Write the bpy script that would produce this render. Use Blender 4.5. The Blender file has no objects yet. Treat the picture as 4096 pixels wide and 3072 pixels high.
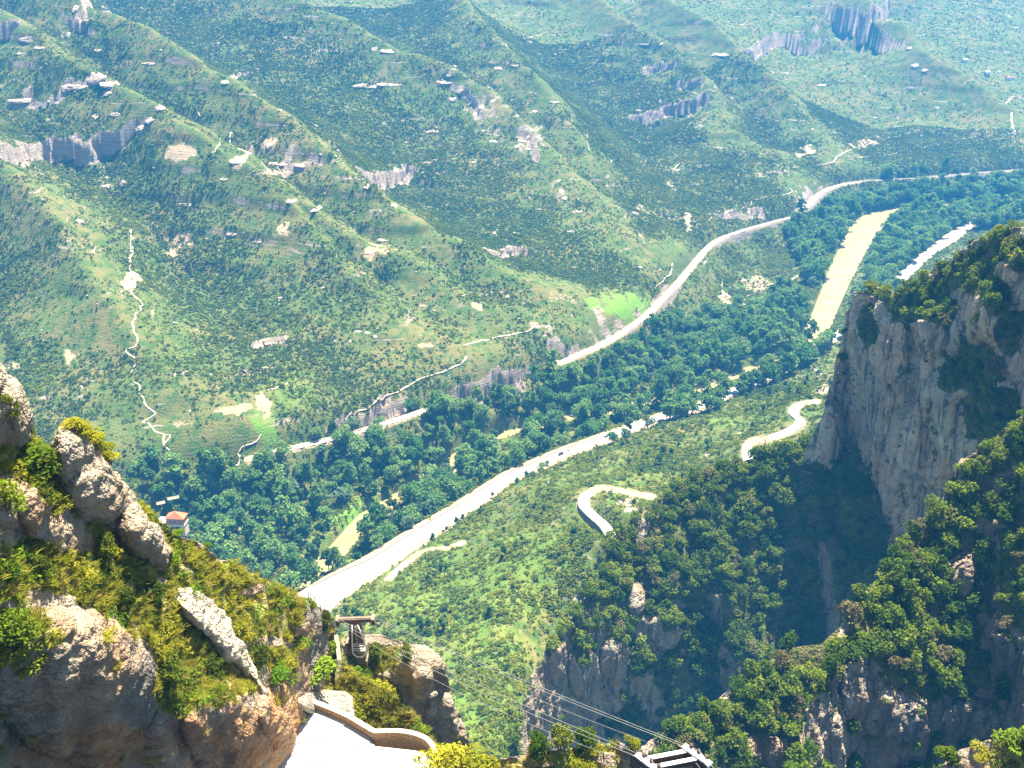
import bpy, math, random, time
import numpy as np
from mathutils import Vector, Matrix
T0 = time.time()
random.seed(7)
rng = np.random.default_rng(7)
S = bpy.context.scene
COL = S.collection

# ------------------------------------------------------------------ camera, sky, sun, exposure
FPX = 4096 * 35 / 36            # focal length in pixels of the 4096 x 3072 photograph
CAMZ = 520.0
PITCH = math.radians(25)
cam_d = bpy.data.cameras.new('camera'); cam_d.lens = 35; cam_d.sensor_width = 36
cam_d.clip_start = 1; cam_d.clip_end = 30000
cam = bpy.data.objects.new('camera', cam_d); COL.objects.link(cam)
cam.location = (0, 0, CAMZ); cam.rotation_euler = (math.radians(90) - PITCH, 0, 0)
S.camera = cam
SUN_EL, SUN_AZ = math.radians(65), math.radians(27)     # azimuth from +Y towards +X
SUNV = Vector((math.sin(SUN_AZ) * math.cos(SUN_EL), math.cos(SUN_AZ) * math.cos(SUN_EL), math.sin(SUN_EL)))
W = bpy.data.worlds.new('World'); S.world = W; W.use_nodes = True
wn = W.node_tree.nodes; wn.clear()
sky = wn.new('ShaderNodeTexSky'); sky.sky_type = 'NISHITA'; sky.sun_disc = False
sky.sun_elevation = SUN_EL; sky.sun_rotation = SUN_AZ; sky.altitude = 600
bg = wn.new('ShaderNodeBackground'); bg.inputs['Strength'].default_value = 0.05
wo = wn.new('ShaderNodeOutputWorld')
W.node_tree.links.new(sky.outputs[0], bg.inputs['Color']); W.node_tree.links.new(bg.outputs[0], wo.inputs['Surface'])
sun_d = bpy.data.lights.new('sun', 'SUN'); sun_d.energy = 5.0; sun_d.angle = math.radians(0.5); sun_d.color = (1.0, 0.925, 0.76)
sun = bpy.data.objects.new('sun', sun_d); COL.objects.link(sun)
sun.rotation_euler = SUNV.to_track_quat('Z', 'Y').to_euler(); sun.location = SUNV * 3000
S.view_settings.view_transform = 'Standard'; S.view_settings.look = 'None'
S.view_settings.exposure = 2.15; S.view_settings.gamma = 1; S.view_settings.use_curve_mapping = False
HAZE_DENSITY = 1.25e-4
HAZE_COLOR = (0.06, 0.42, 1.0, 1)

# ------------------------------------------------------------------ numeric helpers
CP, SP = math.cos(PITCH), math.sin(PITCH)
def rays(u, v):
    du = (np.asarray(u, float) - 2048) / FPX; dv = (np.asarray(v, float) - 1536) / FPX
    return np.stack([du, CP - dv * SP, -SP - dv * CP], -1)
def project(P):
    P = np.asarray(P, float); x = P[..., 0]; y = P[..., 1]; z = P[..., 2] - CAMZ
    f = y * CP - z * SP; d = -(y * SP + z * CP)
    f = np.where(f < 1, 1, f)
    return 2048 + FPX * x / f, 1536 + FPX * d / f
def at_z(u, v, z):
    r = rays(u, v); t = (z - CAMZ) / r[..., 2]
    return r * t[..., None] + np.array([0, 0, CAMZ])
def at_t(u, v, t):
    r = rays(u, v); r = r / np.linalg.norm(r, axis=-1, keepdims=True)
    return r * np.asarray(t, float)[..., None] + np.array([0, 0, CAMZ])
_perm = np.random.default_rng(3).permutation(256); _perm = np.concatenate([_perm, _perm, _perm])
_g = np.random.default_rng(4).normal(size=(256, 3)); _g /= np.linalg.norm(_g, axis=1, keepdims=True); _g = _g.astype(np.float32)
def pnoise(p):
    p = np.asarray(p, np.float32); i = np.floor(p).astype(np.int32); f = p - i; i &= 255
    w = f * f * f * (f * (f * 6 - 15) + 10)
    out = np.zeros(p.shape[:-1], np.float32)
    for cx in (0, 1):
        wx = w[..., 0] if cx else 1 - w[..., 0]
        a = _perm[(i[..., 0] + cx) & 255]
        for cy in (0, 1):
            wy = w[..., 1] if cy else 1 - w[..., 1]
            b = _perm[a + ((i[..., 1] + cy) & 255)]
            for cz in (0, 1):
                wz = w[..., 2] if cz else 1 - w[..., 2]
                g = _g[_perm[b + ((i[..., 2] + cz) & 255)]]
                d = (f[..., 0] - cx) * g[..., 0] + (f[..., 1] - cy) * g[..., 1] + (f[..., 2] - cz) * g[..., 2]
                out += wx * wy * wz * d
    return out * 1.6
def fbm(p, octv=4, gain=0.5):
    p = np.asarray(p, np.float32); a = 1.0; s = 0
    for k in range(octv):
        s = s + a * pnoise(p + 17.3 * k); p = p * 2.03; a *= gain
    return s
def sstep(a, b, x):
    t = np.clip((x - a) / (b - a), 0, 1); return t * t * (3 - 2 * t)
def poly_dist(X, Y, pl, closed=False):
    """distance, signed side (+ = left of travel), arc position 0..1 of a plan polyline"""
    pl = np.asarray(pl, np.float32)[:, :2]; X = np.asarray(X, np.float32); Y = np.asarray(Y, np.float32)
    best = np.full(X.shape, 1e18, np.float32); side = np.zeros(X.shape, np.float32); par = np.zeros(X.shape, np.float32)
    L = np.linalg.norm(np.diff(pl, axis=0), axis=1); cum = np.concatenate([[0], np.cumsum(L)])
    for k in range(len(pl) - 1):
        ax, ay = pl[k]; dx, dy = pl[k + 1] - pl[k]; l2 = dx * dx + dy * dy + 1e-9
        rx = X - ax; ry = Y - ay
        t = np.clip((rx * dx + ry * dy) / l2, 0, 1)
        d2 = (rx - t * dx) ** 2 + (ry - t * dy) ** 2
        m = d2 < best
        best = np.where(m, d2, best); side = np.where(m, dx * ry - dy * rx, side); par = np.where(m, cum[k] + t * L[k], par)
    return np.sqrt(best), np.sign(side), par / cum[-1], cum[-1]
def smooth_line(pts, n=8):
    pts = np.asarray(pts, float); out = []
    for k in range(len(pts) - 1):
        p0 = pts[max(k - 1, 0)]; p1 = pts[k]; p2 = pts[k + 1]; p3 = pts[min(k + 2, len(pts) - 1)]
        for t in np.arange(n) / n:
            out.append(0.5 * (2 * p1 + (p2 - p0) * t + (2 * p0 - 5 * p1 + 4 * p2 - p3) * t * t + (3 * p1 - p0 - 3 * p2 + p3) * t ** 3))
    out.append(pts[-1]); return np.array(out)
def in_poly(u, v, poly):
    poly = np.asarray(poly, float); c = np.zeros(np.shape(u), bool); j = len(poly) - 1
    for i in range(len(poly)):
        xi, yi = poly[i]; xj, yj = poly[j]
        m = ((yi > v) != (yj > v)) & (u < (xj - xi) * (v - yi) / (yj - yi + 1e-9) + xi)
        c ^= m; j = i
    return c
# ------------------------------------------------------------------ object helpers
def tag(o, label=None, cat=None, group=None, kind=None):
    for k, x in (('label', label), ('category', cat), ('group', group), ('kind', kind)):
        if x: o[k] = x
    return o
def empty(name, loc, rz=0):
    o = bpy.data.objects.new(name, None); COL.objects.link(o); o.location = loc; o.rotation_euler = (0, 0, rz)
    o.empty_display_size = 0.2; return o
def np_mesh(name, V, F, mat=None, smooth=True, attrs=None):
    """V (n,3), F (m,k) constant k"""
    V = np.asarray(V, np.float32); F = np.asarray(F, np.int32); m = bpy.data.meshes.new(name)
    n, k = F.shape
    m.vertices.add(len(V)); m.vertices.foreach_set('co', V.ravel())
    m.loops.add(n * k); m.loops.foreach_set('vertex_index', F.ravel())
    m.polygons.add(n); m.polygons.foreach_set('loop_start', np.arange(n, dtype=np.int32) * k)
    try: m.polygons.foreach_set('loop_total', np.full(n, k, np.int32))
    except Exception: pass
    m.polygons.foreach_set('use_smooth', np.full(n, smooth))
    for an, av in (attrs or {}).items():
        a = m.attributes.new(an, 'FLOAT', 'POINT'); a.data.foreach_set('value', np.asarray(av, np.float32).ravel())
    m.update(calc_edges=True)
    if mat: m.materials.append(mat)
    return m
def link(name, me, parent=None, loc=None):
    o = bpy.data.objects.new(name, me); COL.objects.link(o)
    if parent: o.parent = parent
    if loc is not None: o.location = loc
    return o
def grid_faces(R, C, wrap=False):
    i = np.arange(R * C).reshape(R, C)
    if wrap:
        j = np.roll(i, -1, 1); return np.stack([i[:-1], i[1:], j[1:], j[:-1]], -1).reshape(-1, 4)
    return np.stack([i[:-1, :-1], i[1:, :-1], i[1:, 1:], i[:-1, 1:]], -1).reshape(-1, 4)
class MB:
    """collects boxes, bars and tubes into one mesh"""
    def __init__(s): s.v = []; s.f = []
    def add(s, V, F):
        n = len(s.v); s.v += [tuple(map(float, p)) for p in V]; s.f += [tuple(int(i) + n for i in f) for f in F]; return s
    def box(s, c, d, rz=0, taper=1.0):
        x, y, z = [q / 2 for q in d]; V = []
        for k, (a, b) in enumerate(((-1, -1), (1, -1), (1, 1), (-1, 1))):
            V.append((a * x, b * y, -z))
        for a, b in ((-1, -1), (1, -1), (1, 1), (-1, 1)): V.append((a * x * taper, b * y * taper, z))
        cr, sr = math.cos(rz), math.sin(rz)
        V = [(c[0] + p[0] * cr - p[1] * sr, c[1] + p[0] * sr + p[1] * cr, c[2] + p[2]) for p in V]
        return s.add(V, [(3, 2, 1, 0), (4, 5, 6, 7), (0, 1, 5, 4), (1, 2, 6, 5), (2, 3, 7, 6), (3, 0, 4, 7)])
    def tube(s, pts, r, n=6, closed=False):
        pts = [Vector(p) for p in pts]; V = []; F = []; m = len(pts)
        rr = r if isinstance(r, (list, tuple)) else [r] * m
        for i, p in enumerate(pts):
            a = pts[(i - 1) % m] if closed or i > 0 else p; b = pts[(i + 1) % m] if closed or i < m - 1 else p
            t = (b - a).normalized(); x = t.cross(Vector((0, 0, 1)))
            if x.length < 1e-3: x = t.cross(Vector((1, 0, 0)))
            x.normalize(); y = t.cross(x)
            for k in range(n):
                q = 2 * math.pi * k / n; V.append(p + (x * math.cos(q) + y * math.sin(q)) * rr[i])
        for i in range(m if closed else m - 1):
            for k in range(n):
                j = (i + 1) % m; F.append((i * n + k, i * n + (k + 1) % n, j * n + (k + 1) % n, j * n + k))
        if not closed: F.append(tuple(range(n))[::-1]); F.append(tuple(range((m - 1) * n, m * n)))
        return s.add(V, F)
    def build(s, name, mat, parent=None, loc=None, smooth=False):
        me = bpy.data.meshes.new(name); me.from_pydata(s.v, [], s.f); me.materials.append(mat)
        if smooth: me.polygons.foreach_set('use_smooth', [True] * len(me.polygons))
        me.update(); return link(name, me, parent, loc)

# ------------------------------------------------------------------ materials
class NT:
    def __init__(s, name):
        s.m = bpy.data.materials.new(name); s.m.use_nodes = True; s.t = s.m.node_tree; s.t.nodes.clear()
        s.out = s.n('ShaderNodeOutputMaterial')
    def n(s, typ, **kw):
        x = s.t.nodes.new(typ)
        for k, v in kw.items(): setattr(x, k, v)
        return x
    def l(s, a, b): s.t.links.new(a, b)
    def setin(s, node, key, val):
        if hasattr(val, 'is_linked') or isinstance(val, bpy.types.NodeSocket): s.l(val, node.inputs[key])
        else: node.inputs[key].default_value = val
    def pos(s, scale=(1, 1, 1)):
        g = s.n('ShaderNodeNewGeometry'); m = s.n('ShaderNodeVectorMath', operation='MULTIPLY'); s.l(g.outputs['Position'], m.inputs[0]); m.inputs[1].default_value = scale
        return m.outputs[0]
    def objco(s, scale=(1, 1, 1)):
        g = s.n('ShaderNodeTexCoord'); m = s.n('ShaderNodeVectorMath', operation='MULTIPLY'); s.l(g.outputs['Object'], m.inputs[0]); m.inputs[1].default_value = scale
        return m.outputs[0]
    def noise(s, vec, scale, detail=4, rough=0.55):
        x = s.n('ShaderNodeTexNoise'); s.l(vec, x.inputs['Vector']); x.inputs['Scale'].default_value = scale; x.inputs['Detail'].default_value = detail; x.inputs['Roughness'].default_value = rough
        return x.outputs['Fac']
    def vor(s, vec, scale, feat='F1'):
        x = s.n('ShaderNodeTexVoronoi', feature=feat); s.l(vec, x.inputs['Vector']); x.inputs['Scale'].default_value = scale
        return x.outputs['Distance']
    def ramp(s, fac, a, b):
        x = s.n('ShaderNodeMapRange'); x.interpolation_type = 'SMOOTHSTEP'; s.setin(x, 'Value', fac); x.inputs['From Min'].default_value = a; x.inputs['From Max'].default_value = b
        return x.outputs[0]
    def mix(s, fac, a, b):
        x = s.n('ShaderNodeMix', data_type='RGBA')
        s.setin(x, 0, fac); s.setin(x, 6, a if not isinstance(a, tuple) else (*a, 1)); s.setin(x, 7, b if not isinstance(b, tuple) else (*b, 1))
        return x.outputs[2]
    def math(s, op, a, b=0.0):
        x = s.n('ShaderNodeMath', operation=op); s.setin(x, 0, a); s.setin(x, 1, b); return x.outputs[0]
    def attr(s, name):
        return s.n('ShaderNodeAttribute', attribute_name=name).outputs['Fac']
    def rnd(s): return s.n('ShaderNodeObjectInfo').outputs['Random']
    def finish(s, color, rough=0.85, bump=None, bdist=0.1, bstr=1.0, spec=0.2, metallic=0.0):
        p = s.n('ShaderNodeBsdfPrincipled'); s.setin(p, 'Base Color', color if not isinstance(color, tuple) else (*color, 1)); s.setin(p, 'Roughness', rough)
        p.inputs['Specular IOR Level'].default_value = spec; p.inputs['Metallic'].default_value = metallic
        if bump is not None:
            b = s.n('ShaderNodeBump'); s.l(bump, b.inputs['Height']); b.inputs['Distance'].default_value = bdist; b.inputs['Strength'].default_value = bstr; s.l(b.outputs[0], p.inputs['Normal'])
        s.l(p.outputs[0], s.out.inputs['Surface']); return s.m

def mat_hill():
    s = NT('hillside_ground'); p = s.pos()
    big = s.noise(p, 0.012, 5); med = s.noise(p, 0.07, 5, 0.65); fine = s.noise(p, 0.35, 4, 0.7)
    c = s.mix(s.ramp(big, 0.38, 0.64), (0.100, 0.128, 0.028), (0.165, 0.146, 0.046))
    c = s.mix(s.ramp(med, 0.46, 0.58), c, (0.062, 0.108, 0.020))
    c = s.mix(s.math('MULTIPLY', s.ramp(fine, 0.55, 0.7), 0.7), c, (0.24, 0.205, 0.105))
    c = s.mix(s.attr('lush'), c, s.mix(fine, (0.10, 0.22, 0.02), (0.17, 0.28, 0.035)))
    c = s.mix(s.ramp(s.math('ADD', s.attr('bare'), s.math('MULTIPLY', s.math('SUBTRACT', fine, 0.5), 0.9)), 0.35, 0.6), c, s.mix(med, (0.33, 0.235, 0.13), (0.43, 0.33, 0.21)))
    strata = s.noise(s.pos((0.03, 0.03, 0.6)), 1.0, 4, 0.6)
    rock = s.mix(s.ramp(strata, 0.4, 0.62), (0.28, 0.215, 0.165), (0.38, 0.305, 0.24))
    lines = s.math('MULTIPLY', s.ramp(s.noise(s.pos((0.007, 0.007, 0.17)), 1.0, 5, 0.6), 0.60, 0.65), s.ramp(s.noise(p, 0.03, 3), 0.47, 0.6))
    c = s.mix(s.math('MULTIPLY', lines, 0.85), c, rock)
    rf = s.ramp(s.math('ADD', s.attr('rock'), s.math('MULTIPLY', s.math('SUBTRACT', med, 0.5), 0.8)), 0.38, 0.6)
    c = s.mix(rf, c, rock)
    b = s.math('ADD', s.noise(p, 0.5, 4, 0.7), s.math('MULTIPLY', strata, 0.5))
    return s.finish(c, 0.95, b, 2.2, 0.8, 0.1)
def mat_rock(name, dry=True, warmattr=False, gain=1.0, warm=0.0, ground=((0.20, 0.165, 0.055), (0.085, 0.115, 0.022)), scale=1.0, streak=0.0):
    s = NT(name); p = s.pos()
    big = s.noise(p, 0.05 * scale, 4); med = s.noise(p, 0.35 * scale, 5, 0.65); fine = s.noise(p, 2.2 * scale, 4, 0.7)
    peb = s.vor(p, 2.6 * scale); peb2 = s.vor(p, 6.5 * scale)
    lay = s.noise(s.pos((0.06 * scale, 0.06 * scale, 0.9 * scale)), 1.0, 4, 0.6)
    rock = s.mix(s.ramp(med, 0.35, 0.68), (0.20, 0.17, 0.13), (0.37, 0.31, 0.23))
    rock = s.mix(s.ramp(lay, 0.5, 0.68), rock, (0.31, 0.245, 0.175))
    rock = s.mix(s.math('MULTIPLY', s.ramp(big, 0.5, 0.7), 0.6), rock, (0.125, 0.115, 0.10))
    if warm: rock = s.mix(s.math('MULTIPLY', s.ramp(s.noise(p, 0.13 * scale, 4), 0.42, 0.62), warm), rock, (0.36, 0.185, 0.075))
    if warmattr: rock = s.mix(s.math('MULTIPLY', s.attr('warm'), s.ramp(med, 0.25, 0.6)), rock, s.mix(s.ramp(s.noise(p, 0.6, 4), .4, .6), (0.34, 0.15, 0.05), (0.42, 0.25, 0.12)))
    if gain != 1: g_ = s.n('ShaderNodeVectorMath', operation='SCALE'); s.l(rock, g_.inputs[0]); g_.inputs['Scale'].default_value = gain; rock = g_.outputs[0]
    rock = s.mix(s.math('MULTIPLY', s.ramp(fine, 0.56, 0.72), 0.5 if gain < 1.3 else 0.15), rock, (0.17, 0.145, 0.12))
    if streak:
        st = s.noise(s.pos((0.16, 0.16, 0.012)), 1.0, 5, 0.65); st2 = s.noise(s.pos((0.30, 0.30, 0.02)), 1.0, 4, 0.6)
        rock = s.mix(s.math('MULTIPLY', s.ramp(st, 0.52, 0.66), streak), rock, (0.46, 0.30, 0.16))
        rock = s.mix(s.math('MULTIPLY', s.ramp(st2, 0.52, 0.64), 0.85), rock, (0.10, 0.092, 0.092))
        rock = s.mix(s.math('MULTIPLY', s.ramp(s.noise(s.pos((0.22, 0.22, 0.03)), 1.3, 3), 0.58, 0.7), 0.5), rock, (0.50, 0.47, 0.43))
    soil = s.mix(s.ramp(med, 0.4, 0.62), *ground)
    soil = s.mix(s.math('MULTIPLY', s.ramp(fine, 0.5, 0.7), 0.6), soil, (0.27, 0.20, 0.10))
    rf = s.ramp(s.math('ADD', s.attr('rock'), s.math('MULTIPLY', s.math('SUBTRACT', med, 0.5), 0.7)), 0.4, 0.58)
    c = s.mix(rf, soil, rock)
    b = s.math('ADD', s.math('ADD', s.math('MULTIPLY', med, 1.2), s.math('MULTIPLY', s.math('SUBTRACT', 1.0, peb), 0.55)), s.math('ADD', s.math('MULTIPLY', s.math('SUBTRACT', 1.0, peb2), 0.25), s.math('MULTIPLY', lay, 0.6)))
    return s.finish(c, 0.92, b, 0.55 / scale, 1.0, 0.15)
def mat_leaf(name, a, b, trans=0.25, dry=None):
    s = NT(name); p = s.pos()
    v = s.math('ADD', s.math('MULTIPLY', s.rnd(), 0.75), s.math('MULTIPLY', s.noise(p, 0.8, 2), 0.35))
    c = s.mix(s.ramp(v, 0.1, 0.95), a, b)
    if dry: c = s.mix(s.ramp(s.rnd(), 0.86, 0.97), c, dry)
    d = s.n('ShaderNodeBsdfDiffuse'); s.l(c, d.inputs['Color'])
    t = s.n('ShaderNodeBsdfTranslucent'); s.l(s.mix(0.35, c, (0.20, 0.26, 0.02)), t.inputs['Color'])
    m = s.n('ShaderNodeMixShader'); m.inputs[0].default_value = trans; s.l(d.outputs[0], m.inputs[1]); s.l(t.outputs[0], m.inputs[2])
    s.l(m.outputs[0], s.out.inputs['Surface']); return s.m
def mat_plain(name, c1, c2, scale=1.0, rough=0.8, bump=0.02, metallic=0.0, spec=0.3):
    s = NT(name); p = s.pos(); n = s.noise(p, scale, 5, 0.65)
    return s.finish(s.mix(s.ramp(n, 0.35, 0.65), c1, c2), rough, n, bump, 0.6, spec, metallic)

M = {}
M['hill'] = mat_hill()
M['rock'] = mat_rock('conglomerate_rock', warm=0.25)
M['redrock'] = mat_rock('warm_conglomerate_rock', warm=0.95)
M['paleslab'] = mat_rock('smooth_pale_rock', gain=1.5)
M['slope'] = mat_rock('grassy_rocky_slope', warmattr=True, warm=0.45, ground=((0.33, 0.265, 0.085), (0.16, 0.195, 0.028)))
M['wood'] = mat_rock('wooded_crag_rock', warm=0.35, ground=((0.13, 0.115, 0.04), (0.05, 0.075, 0.018)), scale=0.35, streak=0.25)
M['cliff'] = mat_rock('streaked_cliff_rock', gain=1.8, warm=0.35, ground=((0.15, 0.125, 0.045), (0.06, 0.085, 0.02)), scale=0.3, streak=0.75)
M['ledge'] = mat_plain('pale_ledge_rock', (0.30, 0.22, 0.165), (0.42, 0.33, 0.25), 0.25, 0.95, 0.5)
M['scrub'] = mat_leaf('scrub_leaves', (0.040, 0.072, 0.013), (0.095, 0.135, 0.024), 0.2)
M['oak'] = mat_leaf('oak_leaves', (0.040, 0.088, 0.009), (0.190, 0.240, 0.020), 0.38, (0.16, 0.13, 0.06))
M['poplar'] = mat_leaf('riverside_leaves', (0.066, 0.165, 0.036), (0.20, 0.315, 0.075), 0.4)
M['pale_tree'] = mat_leaf('pale_willow_leaves', (0.085, 0.15, 0.065), (0.15, 0.215, 0.10), 0.3)
M['pine'] = mat_leaf('pine_needles', (0.030, 0.085, 0.024), (0.085, 0.155, 0.036), 0.25)
M['juniper'] = mat_leaf('juniper_leaves', (0.035, 0.060, 0.008), (0.115, 0.140, 0.016), 0.25)
M['bright'] = mat_leaf('bright_shrub_leaves', (0.085, 0.175, 0.012), (0.200, 0.285, 0.024), 0.4)
M['broom'] = mat_leaf('yellow_green_broom', (0.210, 0.225, 0.016), (0.370, 0.340, 0.028), 0.4)
M['grass'] = mat_leaf('tussock_grass', (0.245, 0.255, 0.024), (0.450, 0.385, 0.065), 0.4, (0.48, 0.37, 0.14))
M['bark'] = mat_plain('bark', (0.075, 0.055, 0.04), (0.13, 0.10, 0.075), 2.0, 0.95)
M['deadbark'] = mat_plain('grey_dead_wood', (0.12, 0.095, 0.075), (0.20, 0.16, 0.13), 2.0, 0.95)
M['road'] = mat_plain('pale_asphalt', (0.30, 0.285, 0.26), (0.36, 0.345, 0.315), 0.12, 0.8, 0.02)  # asphalt's own pale grey, two close tones mixed by noise
M['verge'] = mat_plain('sandy_verge', (0.33, 0.245, 0.145), (0.42, 0.325, 0.21), 0.2, 0.95, 0.2)
M['track'] = mat_plain('dirt_track', (0.45, 0.34, 0.22), (0.60, 0.49, 0.35), 0.15, 0.95, 0.15)
M['ballast'] = mat_plain('railway_ballast', (0.32, 0.27, 0.22), (0.44, 0.385, 0.32), 0.3, 0.95, 0.1)
M['rail'] = mat_plain('rusty_rail', (0.10, 0.07, 0.055), (0.16, 0.12, 0.09), 1.0, 0.6, 0.0, 0.5)
M['paint'] = mat_plain('worn_road_paint', (0.66, 0.65, 0.62), (0.78, 0.77, 0.74), 1.0, 0.7, 0.0)
M['terrace'] = mat_plain('pale_concrete_paving', (0.48, 0.46, 0.42), (0.56, 0.54, 0.50), 0.7, 0.85, 0.02)
M['masonry'] = mat_plain('rough_stone_masonry', (0.23, 0.135, 0.065), (0.36, 0.23, 0.115), 3.0, 0.95, 0.08)
M['coping'] = mat_plain('pale_stone_coping', (0.50, 0.41, 0.29), (0.62, 0.53, 0.40), 2.5, 0.95, 0.05)
M['steel'] = mat_plain('weathered_brown_steel', (0.060, 0.038, 0.028), (0.105, 0.070, 0.052), 1.2, 0.75, 0.01)
M['white'] = mat_plain('pale_painted_steel', (0.62, 0.60, 0.56), (0.74, 0.72, 0.68), 1.5, 0.5, 0.0)
M['concrete'] = mat_plain('stained_concrete', (0.15, 0.12, 0.08), (0.24, 0.195, 0.135), 0.8, 0.9, 0.03)
M['cable'] = mat_plain('grey_wire_rope', (0.20, 0.195, 0.18), (0.28, 0.27, 0.25), 1.0, 0.5, 0.0, 0.3)
M['rooftile'] = mat_plain('orange_roof_tiles', (0.48, 0.115, 0.042), (0.58, 0.17, 0.07), 1.5, 0.85, 0.05)
M['salmon'] = mat_plain('salmon_render', (0.46, 0.165, 0.095), (0.52, 0.21, 0.125), 0.6, 0.9, 0.01)
M['cream'] = mat_plain('cream_render', (0.60, 0.50, 0.32), (0.68, 0.58, 0.40), 0.6, 0.9, 0.01)
M['plaster'] = mat_plain('white_plaster', (0.66, 0.62, 0.56), (0.76, 0.72, 0.66), 0.6, 0.9, 0.01)
M['dark'] = mat_plain('dark_window_glass', (0.02, 0.02, 0.03), (0.05, 0.05, 0.06), 1.0, 0.25, 0.0, 0, 0.5)
M['carpaint'] = mat_plain('dark_vehicle_paint', (0.05, 0.055, 0.065), (0.06, 0.065, 0.075), 1.0, 0.3, 0.0, 0, 0.5)
M['carwhite'] = mat_plain('white_vehicle_paint', (0.70, 0.70, 0.70), (0.74, 0.74, 0.74), 1.0, 0.3, 0.0, 0, 0.5)
M['rubber'] = mat_plain('tyre_rubber', (0.02, 0.02, 0.02), (0.03, 0.03, 0.03), 1.0, 0.9, 0.0)
def mat_water():
    s = NT('muddy_river_water'); p = s.pos()
    n = s.noise(p, 0.03, 4); w = s.noise(s.pos((1, 1, 1)), 0.6, 4, 0.6)
    return s.finish(s.mix(s.ramp(n, 0.35, 0.65), (0.235, 0.180, 0.062), (0.300, 0.240, 0.100)), 0.35, w, 0.12, 0.5, 0.5)
M['water'] = mat_water()

# ------------------------------------------------------------------ the terrain: plan lines
Z_RAIL = 40.0
rail_px = [(1000, 1835), (1130, 1800), (1260, 1770), (1380, 1740), (1550, 1690), (1720, 1632)]
rail_px2 = [(2236, 1452), (2330, 1412), (2420, 1370), (2560, 1280), (2650, 1195), (2760, 1075), (2850, 972), (2960, 925), (3100, 885), (3180, 862), (3240, 815), (3280, 775), (3350, 742), (3450, 726), (3600, 715), (3800, 700), (3950, 688), (4096, 677), (4300, 660)]
def zline(px, z):
    a = np.array(px, float); return at_z(a[:, 0], a[:, 1], z)
rail_a = smooth_line(zline(rail_px, Z_RAIL)); rail_b = smooth_line(zline(rail_px2, Z_RAIL))
prom = zline([(1790, 1640), (1900, 1610), (2020, 1560), (2130, 1520), (2200, 1490)], 30.0)
foot = np.concatenate([[[-900, 560, 40], [-620, 690, 40], [-420, 790, 40]], rail_a[::6], prom, rail_b[::6], [[1800, 2330, 40], [2800, 2800, 40], [5200, 4200, 40], [9000, 6000, 40]]])[:, :2]
foot_off = np.concatenate([foot])
# shift the hill foot 7 m behind the rails
_d = np.gradient(foot, axis=0); _d /= np.linalg.norm(_d, axis=1, keepdims=True); foot = foot + np.stack([-_d[:, 1], _d[:, 0]], 1) * 6.0
river_px = [(900, 2500, 9), (1000, 2440, 9), (1130, 2372, 9), (1220, 2325, 8), (1350, 2205, 8.5), (1430, 2115, 7.5), (1490, 2055, 7), (1600, 1990, 12), (1760, 1880, 13), (1900, 1790, 13), (2010, 1742, 13), (2150, 1712, 13), (2290, 1672, 15), (2450, 1640, 15), (2700, 1575, 16), (3000, 1490, 18), (3180, 1415, 20), (3262, 1330, 21), (3310, 1220, 24), (3370, 1080, 27), (3430, 965, 30), (3490, 890, 28), (3580, 852, 22), (3720, 832, 20), (3850, 820, 20), (3960, 812, 20), (4096, 802, 20), (4400, 780, 20)]
_r = smooth_line(np.concatenate([zline([q[:2] for q in river_px], 0.0), np.array([[q[2]] for q in river_px])], 1), 5)
river, river_w = _r[:, :3], _r[:, 3]
road_px = [(1180, 2470), (1290, 2385), (1390, 2320), (1500, 2262), (1600, 2195), (1680, 2140), (1760, 2090), (1850, 2035), (1960, 1960), (2060, 1898), (2150, 1860), (2240, 1818), (2330, 1785), (2420, 1752), (2520, 1715), (2640, 1672), (2760, 1640), (2870, 1595), (2960, 1556), (3060, 1515), (3200, 1430), (3420, 1290), (3590, 1130), (3650, 1070), (3720, 1010), (3800, 955), (3870, 905), (3960, 880), (4200, 830)]
road_w = [17, 16, 13, 10, 8.5, 8, 7.5, 7, 6.5, 6, 5.5, 5.2, 5, 4.8, 4.5, 4.2, 4.2, 4.5, 5, 4.5, 4.5, 5, 9, 9, 8, 6, 5, 5, 5]
Z_ROAD = 22.0
_q = smooth_line(np.concatenate([zline(road_px, Z_ROAD), np.array(road_w)[:, None]], 1), 6)
road, road_hw = _q[:, :3], _q[:, 3]
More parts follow.
